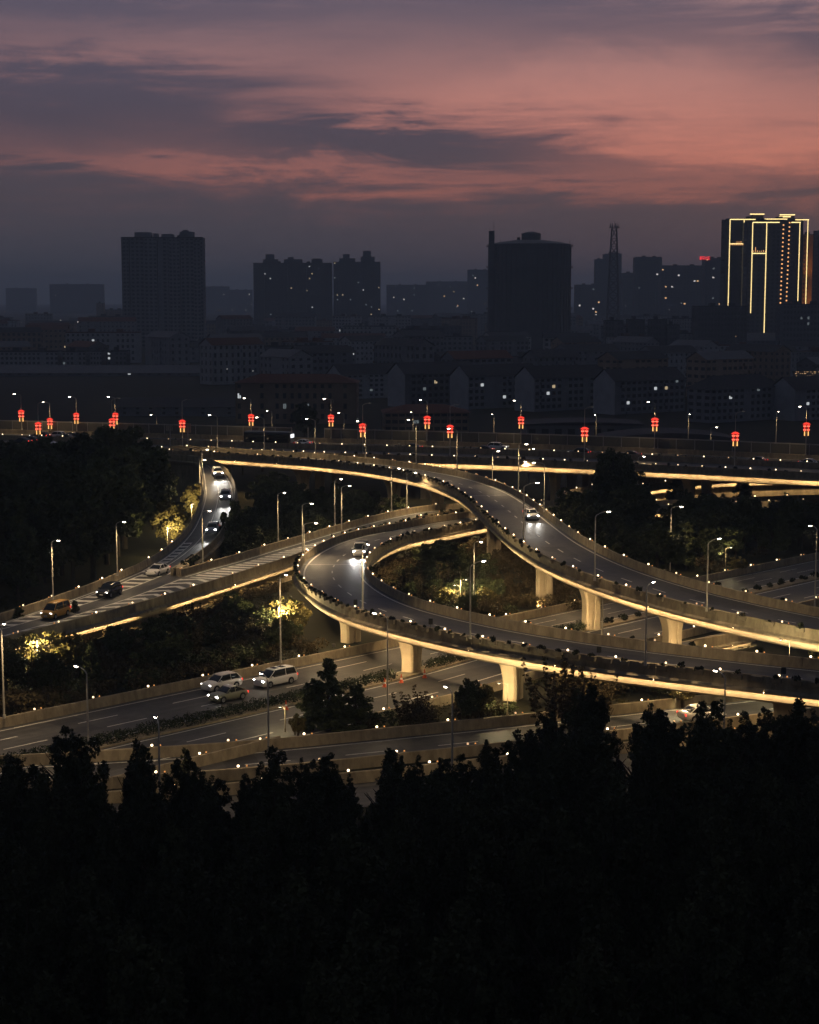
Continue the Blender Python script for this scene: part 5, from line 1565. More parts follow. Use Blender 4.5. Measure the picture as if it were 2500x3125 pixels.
def shrubs(poly, n, label, group, smin=0.7, smax=1.7, z=0.0):
    xs = [p[0] for p in poly]; ys = [p[1] for p in poly]; k = 0; tries = 0
    while k < n and tries < n * 20:
        tries += 1
        x, y = random.uniform(min(xs), max(xs)), random.uniform(min(ys), max(ys)); ins = False; j = len(poly) - 1
        for i in range(len(poly)):
            if (poly[i][1] > y) != (poly[j][1] > y) and x < (poly[j][0] - poly[i][0]) * (y - poly[i][1]) / (poly[j][1] - poly[i][1]) + poly[i][0]: ins = not ins
            j = i
        if ins and off_roads(x, y, 0.4):
            s = random.uniform(smin, smax)
            k += 1
            if k % 3:
                UNDER.append((x, y, s)); continue
            o = link('shrub', random.choice(SHRUB), None, (x, y, z), random.uniform(0, 6.28), (s * 1.2, s * 1.2, s)); tag(o, label + shrub_place(x, y), 'shrub', group)


shrubs([(-60, 160), (-44, 180), (-24, 212), (-10, 230), (-4, 194), (-24, 174), (-44, 154)], 210, 'low brownish shrub above the expressway', 'verge shrubs')
shrubs([(-4, 196), (-5, 235), (-1, 250), (8, 266), (14, 248), (17, 224), (12, 212)], 300, 'low dark shrub inside the loop', 'loop shrubs', 0.6, 1.3)
shrubs([(30, 172), (48, 190), (60, 184), (48, 166)], 40, 'low green shrub between front ramp and upper ramp', 'right verge shrubs', 0.6, 1.4)
shrubs([(-12, 156), (10, 176), (20, 186), (30, 176), (8, 161)], 36, 'dim shrub between expressway and front road', 'front verge shrubs', 0.6, 1.3)
shrubs([(20, 236), (36, 240), (60, 262), (80, 290), (30, 300)], 50, 'dark shrub right of the upper ramp', 'right grove shrubs', 0.8, 1.6)
shrub_row(mr, Mr[3], 2, arclen(mr)[-1], 60, 'dark shrub hugging the wall under the lit merging road', 'shrubs under the merging road', sc_=(0.5, 0.95))
shrub_row(nearC, Cr[3], 8, arclen(nearC)[-1], 90, 'dark shrub at the foot of the hatched ramp', 'shrubs under the hatched ramp', (0.6, 3.0), (0.6, 1.1))
shrub_row(LB, B[3], 8, 70, 70, 'dark shrub under the inner edge of the loop ramp', 'shrubs under the loop', (-3.0, 2.0), (0.8, 1.5))
for p in cA:
    if 222 < p[1] < 282:
        for _ in range(5): UNDER.append((p[0] + random.uniform(-6, 5), p[1] + random.uniform(-1, 1), random.uniform(0.7, 1.4)))
cs, rs = [], []
for x, y, s in UNDER:
    for _ in range(6):
        cs.append((x + random.uniform(-0.9, 0.9) * s, y + random.uniform(-0.9, 0.9) * s, random.uniform(0.25, 1.1) * s)); rs.append(0.5 * s)
v, f = leaf_cloud(np.array(cs), rs, [60] * len(cs), 0.13, 66)
tag(link('undergrowth', np_mesh('undergrowth', v, f, MAT['leaf_brown'])), 'tangled dark undergrowth between and under the ramps', 'undergrowth', kind='stuff')
# rough grass and weeds nobody could count
cs = []
for poly_, n in (((-62, 20, 150, 232), 5200), ((-12, 40, 150, 262), 4200)):
    for _ in range(n):
        x, y = random.uniform(poly_[0], poly_[1]), random.uniform(poly_[2], poly_[3])
        cs.append((x, y, random.uniform(0.02, 0.22)))
cs = [c for c in cs if off_roads(c[0], c[1], 0.2)]
v, f = leaf_cloud(np.array(cs), [0.35] * len(cs), [14] * len(cs), 0.12, 77, zsq=0.7)
tag(link('rough_grass', np_mesh('rough_grass', v, f, MAT['grass'])), 'rough grass and weeds on the verges between the ramps', 'grass', kind='stuff')
print('trees', len([o for o in C.objects if o.get('category') == 'tree']), 'foreground', n_fg)

# ------------------------------------------------------------------ the city
FR = random.Random(3)


def facade(wall, glass, x0, x1, y0, y1, z0, z1, floors, bx, by, band=0.48, pier=0.42, rec=0.3):
    """recessed glazed core behind floor bands and piers"""
    glass.box(x0 + rec, x1 - rec, y0 + rec, y1 - rec, z0, z1 - 0.02)
    fh = (z1 - z0) / floors
    for i in range(floors):
        wall.box(x0 + 0.02, x1 - 0.02, y0 + 0.02, y1 - 0.02, z0 + i * fh - (0.001 * i), z0 + i * fh + fh * band)
    wall.box(x0 - 0.05, x1 + 0.05, y0 - 0.05, y1 + 0.05, z1 - fh * 0.14, z1)
    for n, a, b, horiz in ((bx, x0, x1, True), (by, y0, y1, False)):
        if n < 1: continue
        w = (b - a) / n
        if n > 4:                       # blank stair bays and shutters break up the window grid
            for k in range(n):
                if FR.random() < 0.16 and horiz:
                    wall.box(a + k * w + 0.03, a + (k + 1) * w - 0.03, y0 + 0.06, y0 + rec + 0.06, z0, z1 - 0.05)
                elif FR.random() < 0.35 and horiz:
                    fh_ = (z1 - z0) / floors
                    for i in range(floors):
                        if FR.random() < 0.4: wall.box(a + k * w + 0.05, a + (k + 1) * w - 0.05, y0 - 0.9, y0 + 0.05, z0 + i * fh_ + 0.1, z0 + i * fh_ + fh_ * 0.42)
        for k in range(n + 1):
            c = a + k * w; h = w * pier / 2
            lo, hi = max(a, c - h), min(b, c + h)
            if horiz:
                wall.box(lo, hi, y0, y0 + rec + 0.1, z0, z1 - 0.03); wall.box(lo, hi, y1 - rec - 0.1, y1, z0, z1 - 0.03)
            else:
                wall.box(x0, x0 + rec + 0.1, lo, hi, z0, z1 - 0.04); wall.box(x1 - rec - 0.1, x1, lo, hi, z0, z1 - 0.04)


def gable(mb, x0, x1, y0, y1, z, rise, over=0.5, axis='x'):
    if axis == 'x':
        a = [(x0 - over, y0 - over, z), (x1 + over, y0 - over, z), (x1 + over, y1 + over, z), (x0 - over, y1 + over, z)]; m = (y0 + y1) / 2
        r0, r1 = (x0 - over, m, z + rise), (x1 + over, m, z + rise)
        mb.quad(a[0], a[1], r1, r0); mb.quad(a[2], a[3], r0, r1)
    else:
        m = (x0 + x1) / 2; a = [(x0 - over, y0 - over, z), (x1 + over, y0 - over, z), (x1 + over, y1 + over, z), (x0 - over, y1 + over, z)]
        r0, r1 = (m, y0 - over, z + rise), (m, y1 + over, z + rise)
        mb.quad(a[1], a[2], r1, r0); mb.quad(a[3], a[0], r0, r1); mb.poly([a[0], a[1], r0]); mb.poly([a[2], a[3], r1]); mb.quad(a[3], a[2], a[1], a[0])


def block(label, x, y, w, d, h, rot=0.0, floors=5, bx=8, by=4, wall='wall_grey', roof='flat', roofm='roof_dark', lit=0, group=None, rise=3.0, name='apartment_block', cat='building', litm=('win_white', 'win_warm', 'win_dim'), segs=None, extra=None, band=0.48, pier=0.42, seed=None, lits=(), glassm='glass'):
    """a block whose front face (local -y) looks towards the camera when rot = 0"""
    q = random.Random(seed if seed is not None else hash(label) & 0xffff if False else int(abs(x * 13 + y * 7)))
    root = thing(name, label, cat, (x, y, 0), rot, group)
    mw, mg, mr_ = MB(), MB(), MB()
    segs = segs or [(-w / 2, w / 2, -d / 2, d / 2, h, bx, by)]
    for k, (x0, x1, y0, y1, hh, sx, sy) in enumerate(segs):
        fl = max(1, round(floors * hh / h))
        facade(mw, mg, x0 + k * 0.003, x1 - k * 0.003, y0 + k * 0.004, y1 - k * 0.004, -0.05 - k * 0.003, hh, fl, sx, sy, band, pier)
    if extra: extra(mw)
    if roof == 'gable':      # gable ends in the wall's own material, just inside the roof's overhang
        for xe in (-w / 2 + 0.02, w / 2 - 0.02):
            mw.poly([(xe, -d / 2, h), (xe, d / 2, h), (xe, 0, h + rise * 0.94)])
    mw.build('wall', MAT[wall], root)
    tag(mg.build('window', MAT[glassm], root), kind='stuff')
    x0, x1, y0, y1 = -w / 2, w / 2, -d / 2, d / 2
    if roof == 'gable': gable(mr_, x0, x1, y0, y1, h + 0.004, rise)
    elif roof == 'gabley': gable(mr_, x0, x1, y0, y1, h + 0.004, rise, axis='y')
    elif roof == 'hip':
        a = [(x0 - .6, y0 - .6, h + .004), (x1 + .6, y0 - .6, h + .004), (x1 + .6, y1 + .6, h + .004), (x0 - .6, y1 + .6, h + .004)]; k = d / 2
        r0, r1 = (x0 + k, 0, h + rise), (x1 - k, 0, h + rise)
        mr_.quad(a[0], a[1], r1, r0); mr_.quad(a[2], a[3], r0, r1); mr_.poly([a[1], a[2], r1]); mr_.poly([a[3], a[0], r0]); mr_.quad(a[3], a[2], a[1], a[0])
    else:
        mr_.box(x0 + 0.3, x1 - 0.3, y0 + 0.3, y1 - 0.3, h + 0.004, h + 0.12)
        mr_.box(x0, x1, y0, y0 + 0.25, h + 0.003, h + 0.7); mr_.box(x0, x1, y1 - 0.25, y1, h + 0.003, h + 0.7)
        mr_.box(x0 + w * 0.3, x0 + w * 0.3 + min(4, w * 0.2), -d * 0.2, d * 0.25, h + 0.13, h + 2.6)
        if w > 25: mr_.box(x0 + w * 0.68, x0 + w * 0.68 + 4, -d * 0.25, d * 0.2, h + 0.13, h + 2.4)
    mr_.build('roof', MAT[roofm], root)
    # lit rooms: each a pane just inside its window opening on the faces towards the camera
    s0 = segs[0]; fh = s0[4] / max(1, round(floors * s0[4] / h)); bw = (s0[1] - s0[0]) / max(1, s0[5]); nf = max(1, round(floors * s0[4] / h))
    items = [(q.randrange(s0[5]), q.randrange(nf), q.choice(litm)) for _ in range(lit)] + list(lits)
    for (b, fl, m) in items:
        xa = s0[0] + b * bw + bw * pier * 0.5 + 0.05; xb = s0[0] + (b + 1) * bw - bw * pier * 0.5 - 0.05
        za = fl * fh + fh * band + 0.03; zb = (fl + 1) * fh - 0.12
        if xb <= xa: continue
        mb = MB(); mid = (xa + xb) / 2; yq = s0[2] + 0.22
        mb.box(xa, mid - 0.05, yq, yq + 0.04, za, zb); mb.box(mid + 0.05, xb, yq, yq + 0.04, za, zb if q.random() < 0.7 else za + (zb - za) * 0.6)
        mb.build('lit_window', MAT[m], root)
    return root


def place(u0, u1, vtop, d):
    a, b = Pd(u0, vtop, d), Pd(u1, vtop, d)
    return (a.x + b.x) / 2, b.x - a.x, a.z


# ---- left tower
x, w, h = place(374, 622, 727, 1378)
root = block('tall unlit residential tower standing alone at left', x, 1378, w, 20, h, 0.03, floors=28, bx=18, by=5, wall='wall_grey', name='residential_tower',
             segs=[(-w / 2, w / 2, -8, 10, h, 18, 5)] + [(-w / 2 + a * w, -w / 2 + b * w, -10, -7.9, h - 0.5 * k, n, 1) for k, (a, b, n) in enumerate(((0.02, 0.10, 2), (0.28, 0.44, 3), (0.58, 0.72, 3), (0.88, 0.97, 2)))],
             extra=lambda m: [m.box(-w / 2 + w * a, -w / 2 + w * b, -6, 6, h + 0.01, h + t) for a, b, t in ((0.16, 0.36, 4.6), (0.39, 0.44, 3.6), (0.49, 0.63, 3.2), (0.71, 0.88, 5.0), (0.745, 0.81, 6.4))])
# ---- pair of cluster towers
x, w, h = place(775, 1013, 804, 2100)
w_ = w
block('wide stepped residential tower cluster with scattered lit windows, left of the gap', x, 2100, w, 22, h, 0.0, floors=28, bx=30, by=6, wall='wall_dark', lit=24, name='residential_tower', pier=0.5,
      segs=[(-w / 2, w / 2, -9, 11, h, 30, 6)] + [(-w / 2 + a * w, -w / 2 + b * w, -11, -8.9, h - 0.4 * k, 3, 1) for k, (a, b) in enumerate(((0.02, 0.14), (0.3, 0.44), (0.56, 0.68), (0.86, 0.97)))],
      extra=lambda m: [m.box(-w_ / 2 + w_ * a, -w_ / 2 + w_ * b, -6, 6, h + 0.01, h + t) for a, b, t in ((0.12, 0.31, 5), (0.155, 0.26, 11), (0.39, 0.62, 5), (0.44, 0.51, 7.6), (0.74, 0.88, 5.2), (0.76, 0.86, 5.9))])
x, w2, h2 = place(1019, 1161, 801, 2090)
block('residential tower cluster with lit windows, right of the narrow gap', x, 2090, w2, 22, h2, 0.0, floors=28, bx=18, by=6, wall='wall_dark', lit=18, name='residential_tower', pier=0.5,
      extra=lambda m: [m.box(-w2 / 2 + w2 * a, -w2 / 2 + w2 * b, -6, 6, h2 + 0.01, h2 + t) for a, b, t in ((0.12, 0.46, 5), (0.2, 0.34, 10), (0.58, 0.88, 7), (0.63, 0.80, 14))])


# ---- gas holder
gx_, gy_ = Pd(1624, 900, 1256).x, 1285
Rg, Hg = 30.5, 79.5
gh_ = thing('gas_holder', 'huge dark cylindrical gas holder with ring walkways and domed roof', 'gas holder', (gx_, gy_, 0))
mb = MB(); mb.cyl(0, 0, 0, Hg, Rg, Rg, 48); mb.build('shell', MAT['tank'], gh_)
mb = MB()
for j in range(48):
    a = 2 * math.pi * j / 48; c_, s_ = math.cos(a), math.sin(a)
    mb.hexa([((Rg - .1) * c_ + .25 * s_, (Rg - .1) * s_ - .25 * c_, 0), ((Rg + .5) * c_ + .25 * s_, (Rg + .5) * s_ - .25 * c_, 0), ((Rg + .5) * c_ - .25 * s_, (Rg + .5) * s_ + .25 * c_, 0), ((Rg - .1) * c_ - .25 * s_, (Rg - .1) * s_ + .25 * c_, 0),
             ((Rg - .1) * c_ + .25 * s_, (Rg - .1) * s_ - .25 * c_, Hg - .1), ((Rg + .5) * c_ + .25 * s_, (Rg + .5) * s_ - .25 * c_, Hg - .1), ((Rg + .5) * c_ - .25 * s_, (Rg + .5) * s_ + .25 * c_, Hg - .1), ((Rg - .1) * c_ - .25 * s_, (Rg - .1) * s_ + .25 * c_, Hg - .1)])
tag(mb.build('rib', MAT['tank'], gh_), kind='stuff')
for z in (15.5, 31.5, 46.5, 62.0, 77.8):
    mb = MB(); n = 48
    mb.rings([[(r * math.cos(2 * math.pi * j / n), r * math.sin(2 * math.pi * j / n), zz) for j in range(n)] for r, zz in ((Rg + 0.6, z), (Rg + 1.7, z), (Rg + 1.7, z + 0.35), (Rg + 0.6, z + 0.35))], cap=False)
    wk = mb.build('walkway', MAT['dark_steel'], gh_)
    mb = MB()
    for zr in (0.95, 1.45): mb.tube([((Rg + 1.6) * math.cos(2 * math.pi * j / n), (Rg + 1.6) * math.sin(2 * math.pi * j / n), z + zr) for j in range(n + 1)], 0.07, 4)
    for j in range(n): mb.cyl((Rg + 1.6) * math.cos(2 * math.pi * j / n), (Rg + 1.6) * math.sin(2 * math.pi * j / n), z + 0.3, z + 1.5, 0.07, None, 4)
    mb.build('railing', MAT['dark_steel'], wk)
mb = MB(); n = 48; mb.rings([[(r * math.cos(2 * math.pi * j / n), r * math.sin(2 * math.pi * j / n), z) for j in range(n)] for r, z in ((Rg + 0.4, Hg), (Rg * 0.75, Hg + 1.7), (Rg * 0.4, Hg + 3.0), (0.5, Hg + 3.6))]); mb.build('roof', MAT['tank'], gh_)
mb = MB(); mb.cyl(1.0, 0, Hg + 2.5, Hg + 8.0, 7.0, 7.3, 20); mb.cyl(1.0, 0, Hg + 8.0, Hg + 9.3, 7.0, 3.0, 20); mb.build('roof_vent', MAT['tank'], gh_)
mb = MB(); mb.box(-9.5, -7.2, -2, 1, Hg + 2.0, Hg + 5.2); mb.build('roof_hut', MAT['tank'], gh_)
mb = MB(); mb.box(-Rg - 0.5, -Rg + 3.6, -14, -10, 0.0, Hg + 9.5); mb.build('lift_tower', MAT['tank'], gh_)
mb = MB(); mb.cyl(-Rg + 3.2, -12, Hg + 9.4, Hg + 16.0, 0.22, 0.08, 6); mb.cyl(-Rg + 0.2, -12, Hg + 9.4, Hg + 12.0, 0.12, 0.08, 6); mb.build('antenna', MAT['dark_steel'], gh_)
mb = MB()
for j in range(12): mb.cyl((Rg + .2) * math.cos(j * .5236 + .2), (Rg + .2) * math.sin(j * .5236 + .2), Hg, Hg + 3.2, 0.12, None, 5)
tag(mb.build('lightning_rod', MAT['dark_steel'], gh_), kind='stuff')

# ---- lattice mast
mx = Pd(1872, 900, 1500).x
mast = thing('lattice_mast', 'tall lattice telecom mast right of the gas holder', 'mast', (mx, 1500, 0))
def lat(z): return 6.5 * (1 - z / 110) ** 0.9 * 0.62 + 1.7 if z < 92 else 2.0
zs = list(np.arange(0, 98, 7.0)) + [100]
mb = MB()
for sx, sy in ((-1, -1), (1, -1), (1, 1), (-1, 1)): mb.tube([(sx * lat(z), sy * lat(z), z) for z in zs], 0.42, 4)
mb.build('leg', MAT['dark_steel'], mast)
mb = MB(); cor = [(-1, -1), (1, -1), (1, 1), (-1, 1)]
for a, b in zip(zs[:-1], zs[1:]):
    for k in range(4):
        c0, c1 = cor[k], cor[(k + 1) % 4]
        mb.tube([(c0[0] * lat(a), c0[1] * lat(a), a), (c1[0] * lat(b), c1[1] * lat(b), b)], 0.24, 4); mb.tube([(c1[0] * lat(a), c1[1] * lat(a), a), (c0[0] * lat(b), c0[1] * lat(b), b)], 0.24, 4)
        mb.tube([(c0[0] * lat(b), c0[1] * lat(b), b), (c1[0] * lat(b), c1[1] * lat(b), b)], 0.22, 4)
tag(mb.build('brace', MAT['dark_steel'], mast), kind='stuff')
for z, s in ((100, 4.4), (78, 4.4)):
    mb = MB(); mb.box(-s, s, -s, s, z, z + 0.5); mb.box(-s, s, -s, -s + .15, z + 1.4, z + 1.6); mb.box(-s, s, s - .15, s, z + 1.4, z + 1.6)
    for sx in (-s, 0, s - .2): mb.box(sx, sx + .2, -s, -s + .2, z + .5, z + 2.6)
    mb.build('platform', MAT['dark_steel'], mast)
mb = MB(); mb.cyl(0, 0, 100.5, 107, 0.25, 0.1, 6)
for a in range(6): mb.box(3.2 * math.cos(a) - .3, 3.2 * math.cos(a) + .3, 3.2 * math.sin(a) - .2, 3.2 * math.sin(a) + .2, 100.6, 104.2)
mb.build('antenna', MAT['dark_steel'], mast)
mb = MB(); mb.tube([(-2.6, -2.8, 66), (-2.6, -3.6, 66)], 1.7, 12); mb.build('dish', MAT['wall_grey'], mast)


# ---- outlined towers on the right
def outline_tower(label, u0, u1, vtop, d, depth, floors, lines, rows, tops, boxes):
    x, w, h = place(u0, u1, vtop, d)
    root = block(label, x, d, w, depth, h, 0.0, floors=floors, bx=max(6, int(w / 3.4)), by=5, wall='wall_dark', name='outlined_tower', pier=0.5)
    k = d / FPX
    yf = -depth / 2 - 0.25
    for (u, va, vb) in lines:
        xa = (u - UC) * k - x; za, zb = Pd(u, va, d).z, Pd(u, vb, d).z
        MB().box(xa - 0.27, xa + 0.27, yf - 0.2, yf, min(za, zb), max(za, zb)).build('light_strip', MAT['outline'], root)
    for (ua, ub, v) in rows:
        z = Pd(ua, v, d).z
        MB().box((ua - UC) * k - x, (ub - UC) * k - x, yf - 0.2, yf, z - 0.34, z + 0.34).build('light_strip', MAT['outline'], root)
    for (ua, ub, va, vb) in tops:
        z1, z0 = Pd(ua, va, d).z, Pd(ua, vb, d).z
        mb = MB(); mb.box((ua - UC) * k - x, (ub - UC) * k - x, -4, 4, h + 0.01 if z0 < h else z0, z1); mb.build('roof_house', MAT['wall_brown'], root)
    return root, x, w, h, yf


dT = 1330.0
bt_ = outline_tower('rear tower outlined with yellow light strips at right', 2209, 2445, 671, dT + 26, 18, 30,
                    [(2209, 671, 945), (2251, 671, 945), (2442, 671, 940)], [(2209, 2285, 671), (2312, 2380, 670), (2404, 2445, 672), (2209, 2251, 745)],
                    [(2281, 2313, 655, 672), (2366, 2406, 658, 672)], None)
ft_ = outline_tower('front tower outlined with yellow light strips and dotted columns', 2277, 2420, 680, dT, 18, 30,
                    [(2277, 680, 955), (2319, 680, 1025), (2418, 680, 945)], [(2277, 2357, 680), (2392, 2420, 680), (2277, 2319, 774)], [], None)
for (ua, ub, v) in ((2272, 2315, 654), (2361, 2407, 656), (2359, 2394, 662)):
    z = Pd(ua, v, dT + 26).z; k = (dT + 26) / FPX
    MB().box((ua - UC) * k - bt_[1], (ub - UC) * k - bt_[1], -4.4, -4.05, z - 0.4, z + 0.4).build('light_strip', MAT['outline'], bt_[0])
ME_DOT = MB().box(-0.5, 0.5, -0.2, 0, -0.5, 0.5).mesh('stair_light', MAT['outline_dot'])
for u, n in ((2369, 26), (2387, 20)):
    for i in range(n):
        v = 688 + i * 13.1 - (7 if u == 2387 else 0)
        z = Pd(u, v, dT).z; link('stair_light', ME_DOT, ft_[0], ((u - i * 0.17 - UC) * dT / FPX - ft_[1], ft_[4], z))
for (u0, n, v) in ((2210, 7, 745), (2278, 7, 774)):
    root, x, k = (bt_[0], bt_[1], (dT + 26) / FPX) if u0 < 2250 else (ft_[0], ft_[1], dT / FPX)
    for i in range(n):
        hgt = random.uniform(0.8, 3.6)
        z = Pd(u0, v, dT).z + (0.6 if u0 > 2250 else -0.9)
        MB().box((u0 + 3 + i * 6 - UC) * k - x - 0.16, (u0 + 3 + i * 6 - UC) * k - x + 0.16, -9.45, -9.27, z + 0.5, z + 0.5 + hgt).build('light_streak', MAT['outline_dot'], root)
# ---- orange-lit tower and dark edge tower
x, w, h = place(2446, 2492, 718, 1420)
orr = block('orange-washed tower at the right edge behind the outlined pair', x, 1420, w, 16, h, 0, floors=26, bx=5, by=4, wall='wall_orange', name='apartment_tower', pier=0.5)
for zf in (20, 45, 70): spot('facade_floodlight', (-5, -24, zf - 12), (0, -8, zf + 4), 4500, (1.0, 0.5, 0.16), 110, 0.8, 0.5, orr)
x, w, h = place(2491, 2560, 705, 1380); block('dark tower cut by the right picture edge', x, 1380, w, 18, h, 0, floors=28, bx=8, by=4, wall='wall_dark', name='apartment_tower')

# ---- hazy skyline blocks
for j, (u0, u1, v, d, fl) in enumerate([(1816, 1843, 792, 2700, 26), (1842, 1895, 776, 2750, 28), (1900, 1942, 834, 2500, 18), (1936, 2017, 786, 2350, 26), (2015, 2150, 812, 2250, 22), (2148, 2210, 790, 2150, 24), (1427, 1500, 824, 3300, 20), (1300, 1430, 860, 3600, 15), (1180, 1305, 870, 3500, 14),
                                       (1755, 1830, 870, 2600, 12), (154, 316, 868, 4200, 14), (625, 700, 875, 4600, 14), (700, 770, 885, 4400, 12), (20, 110, 880, 5000, 12)]):
    x, w, h = place(u0, u1, v, d)
    lab = ['narrow hazy tower right of the gas holder', 'stepped hazy tower behind the lattice mast', 'flat hazy block right of the lattice mast', 'tallest hazy tower between mast and outlined pair', 'long hazy block with a few lit windows left of the red sign', 'hazy block carrying the red rooftop sign', 'hazy tower just left of the gas holder', 'long low hazy block left of the gas holder, right half', 'long low hazy block right of the tower clusters', 'low hazy blocks at the right foot of the gas holder', 'faint hazy block left of the lone tower', 'faint far block right of the lone tower', 'faint far block left of the tower clusters', 'faintest far block at the left edge'][j]
    block(lab, x, d, w, 25, h, 0, floors=fl, bx=max(5, int(w / 4)), by=4, wall='wall_dark', lit=[0, 0, 2, 2, 12, 6, 4, 8, 10, 10, 2, 1, 2, 0][j], name='distant_building', litm=('far_white', 'win_dim', 'far_warm'))
# red sign with four characters
x, w, h = place(2136, 2167, 790, 2135)
sg = thing('rooftop_sign', 'red glowing four-character rooftop sign on a far block', 'sign', (x, 2135, h - 1.0))
STROKES = [[(0, .5, 0, 1), (.5, 1, .85, 1), (.5, 1, .55, .68), (.5, .62, 0, .55), (.75, .87, 0, .55), (.12, .28, 0, .9)], [(0, 1, .86, 1), (.1, .22, 0, .86), (.78, .9, 0, .86), (.22, .78, .5, .62), (.44, .56, 0, .5), (0, 1, .2, .3)],
           [(0, 1, .62, .76), (.42, .58, .76, 1), (.3, .45, .3, .62), (.55, .7, .3, .62), (.12, .32, .0, .3), (.68, .88, .0, .3)], [(0, 1, .86, 1), (0, .12, 0, .86), (.88, 1, 0, .86), (.12, .88, .0, .12), (.3, .7, .4, .54), (.44, .56, .12, .86)]]
for c in range(4):
    mb = MB(); cw = w / 4.3
    for a, b, z0, z1 in STROKES[c]: mb.box(-w / 2 + c * w / 4 + a * cw, -w / 2 + c * w / 4 + b * cw, -0.3, 0, z0 * 4.0, z1 * 4.0)
    mb.build('character', MAT['sign_red'], sg)
mb = MB()
for t in (-.45, -.15, .15, .45): mb.box(w * t - .15, w * t + .15, 0.02, 0.4, -1.0, 4.2)
mb.build('sign_frame', MAT['dark_steel'], sg)

# ---- low-rise city, nearest first
x, w, h = place(726, 1092, 1165, 560)
block('brown four-storey block with red hipped roof behind the freeway, left of centre', x, 560, w, 14, h, -0.03, floors=4, bx=16, by=4, wall='wall_brown', roof='hip', roofm='roof_red', rise=2.6, lits=[(0, 2, 'win_white'), (6, 1, 'win_dim'), (9, 1, 'win_dim')], name='office_block', pier=0.55)
x, w, h = place(1170, 1425, 1255, 520)
block('long low block with ribbon windows behind the noise barrier, centre', x, 520, w, 14, h, 0.06, floors=3, bx=12, by=3, wall='wall_brown', roof='hip', roofm='roof_red', rise=2.2, lits=[(4, 1, 'win_dim')], name='office_block', pier=0.2)
x, w, h = place(380, 735, 1235, 600)
block('long pale workshop wall behind the wood, left of centre', x, 600, w, 24, h, -0.04, floors=2, bx=9, by=3, wall='wall_grey', roof='gable', roofm='roof_dark', rise=2.5, name='workshop', pier=0.75)
# barrel-roofed hall on the right behind the barrier
for lb, u0, u1, vt, d, hh in [('low hall with wide grey curved roof behind the barrier, right of centre', 1600, 1950, 1284, 500, 4.2), ('low hall with pale curved roof behind the barrier at right', 1840, 2230, 1316, 455, 3.6)]:
    x, w, h = place(u0, u1, vt, d)
    r_ = thing('market_hall', lb, 'hall', (x, d, 0))
    MB().box(-w / 2, w / 2, -9, 9, -0.05, hh).build('wall', MAT['wall_grey'], r_)
    mb = MB(); rings = []
    for t in np.linspace(0, 1, 15):
        z = hh + 0.01 + (h - hh) * math.sin(math.pi * t) ** 0.8; xx_ = -w / 2 - 0.5 + (w + 1) * t
        rings.append([(xx_, -9.6, hh + 0.01), (xx_, 9.6, hh + 0.01), (xx_, 9.6, z + 0.25), (xx_, -9.6, z + 0.25)])
    mb.rings(rings); mb.build('roof', MAT['roof_dark'], r_)
    for t in np.linspace(-0.45, 0.45, 9): MB().box(w * t - w * 0.03, w * t + w * 0.03, -9.05, -9.01, hh * 0.35, hh * 0.75).build('window', MAT['glass'], r_)
# rows of gabled apartment blocks: gable end to the left front, long side to the right front
ROT = 0.62
GB = [(1210, 1107, 640), (1402, 1114, 628), (1602, 1118, 615), (1845, 1126, 600), (2135, 1148, 560), (2390, 1150, 570), (1020, 1112, 690)]
for j, (u, v, d) in enumerate(GB):
    p = Pd(u, v, d)
    rz = -0.95
    lits = [[(3, 2, 'win_dim'), (5, 3, 'win_warm')], [(2, 3, 'win_white'), (6, 1, 'win_white')], [(3, 3, 'win_warm'), (2, 2, 'win_white'), (9, 3, 'win_dim')], [(2, 1, 'win_white'), (7, 3, 'win_white'), (9, 3, 'win_warm'), (11, 4, 'win_dim')], [(3, 3, 'win_white'), (6, 1, 'win_white'), (8, 4, 'win_dim')], [(2, 2, 'win_white')], [(4, 2, 'win_white'), (5, 1, 'win_dim')]][j]
    L_, Wd = 34.0, 11.0
    hh = p.z - 4.2
    # the visible gable end centre is at p; the long front faces right-front
    ax = Vector((math.cos(0.62), math.sin(0.62), 0))
    cpos = Vector((p.x, d, 0)) + ax * (L_ / 2)
    gb_ = block(['gabled five-storey block with lit windows, left of the gas holder foot', 'gabled five-storey block below the gas holder, left', 'gabled five-storey block with a bright warm window below the gas holder', 'gabled five-storey block with two lit rooms, right of the gas holder', 'hip-ended block right of the gabled row', 'last block of the gabled row at right edge', 'pale gabled block behind the brown one'][j],
          cpos.x, cpos.y, L_, Wd, hh, 0.62, floors=5, bx=13, by=3, wall='wall_grey' if j != 6 else 'wall_pale', roof='gable' if j != 4 else 'hip', roofm='roof_dark', rise=4.2, lits=lits, name='gabled_block', pier=0.4)
    if j != 4:              # blank gable end towards the camera, in a paler, bluer colour
        mb = MB(); x_ = -L_ / 2
        ring = [(-Wd / 2 - 0.05, 0.0), (Wd / 2 + 0.05, 0.0), (Wd / 2 + 0.05, hh - 0.02), (0, hh + 4.2 * 0.93), (-Wd / 2 - 0.05, hh - 0.02)]
        mb.rings([[(x_ - 0.12, a, b) for a, b in ring], [(x_ + 0.1, a, b) for a, b in ring]]); mb.build('gable_wall', MAT['gable_pale'], gb_)
# second and further rows of the low-rise district
rr = random.Random(11)
n_low = 0


def city_place(u):
    for lim, t in ((350, 'at the left edge'), (660, 'below the lone tower'), (900, 'left of the tower clusters'), (1180, 'below the tower clusters'), (1480, 'left of the gas holder'), (1780, 'below the gas holder'), (2000, 'below the lattice mast'), (2200, 'left of the outlined towers')):
        if u < lim: return t
    return 'below the outlined towers'


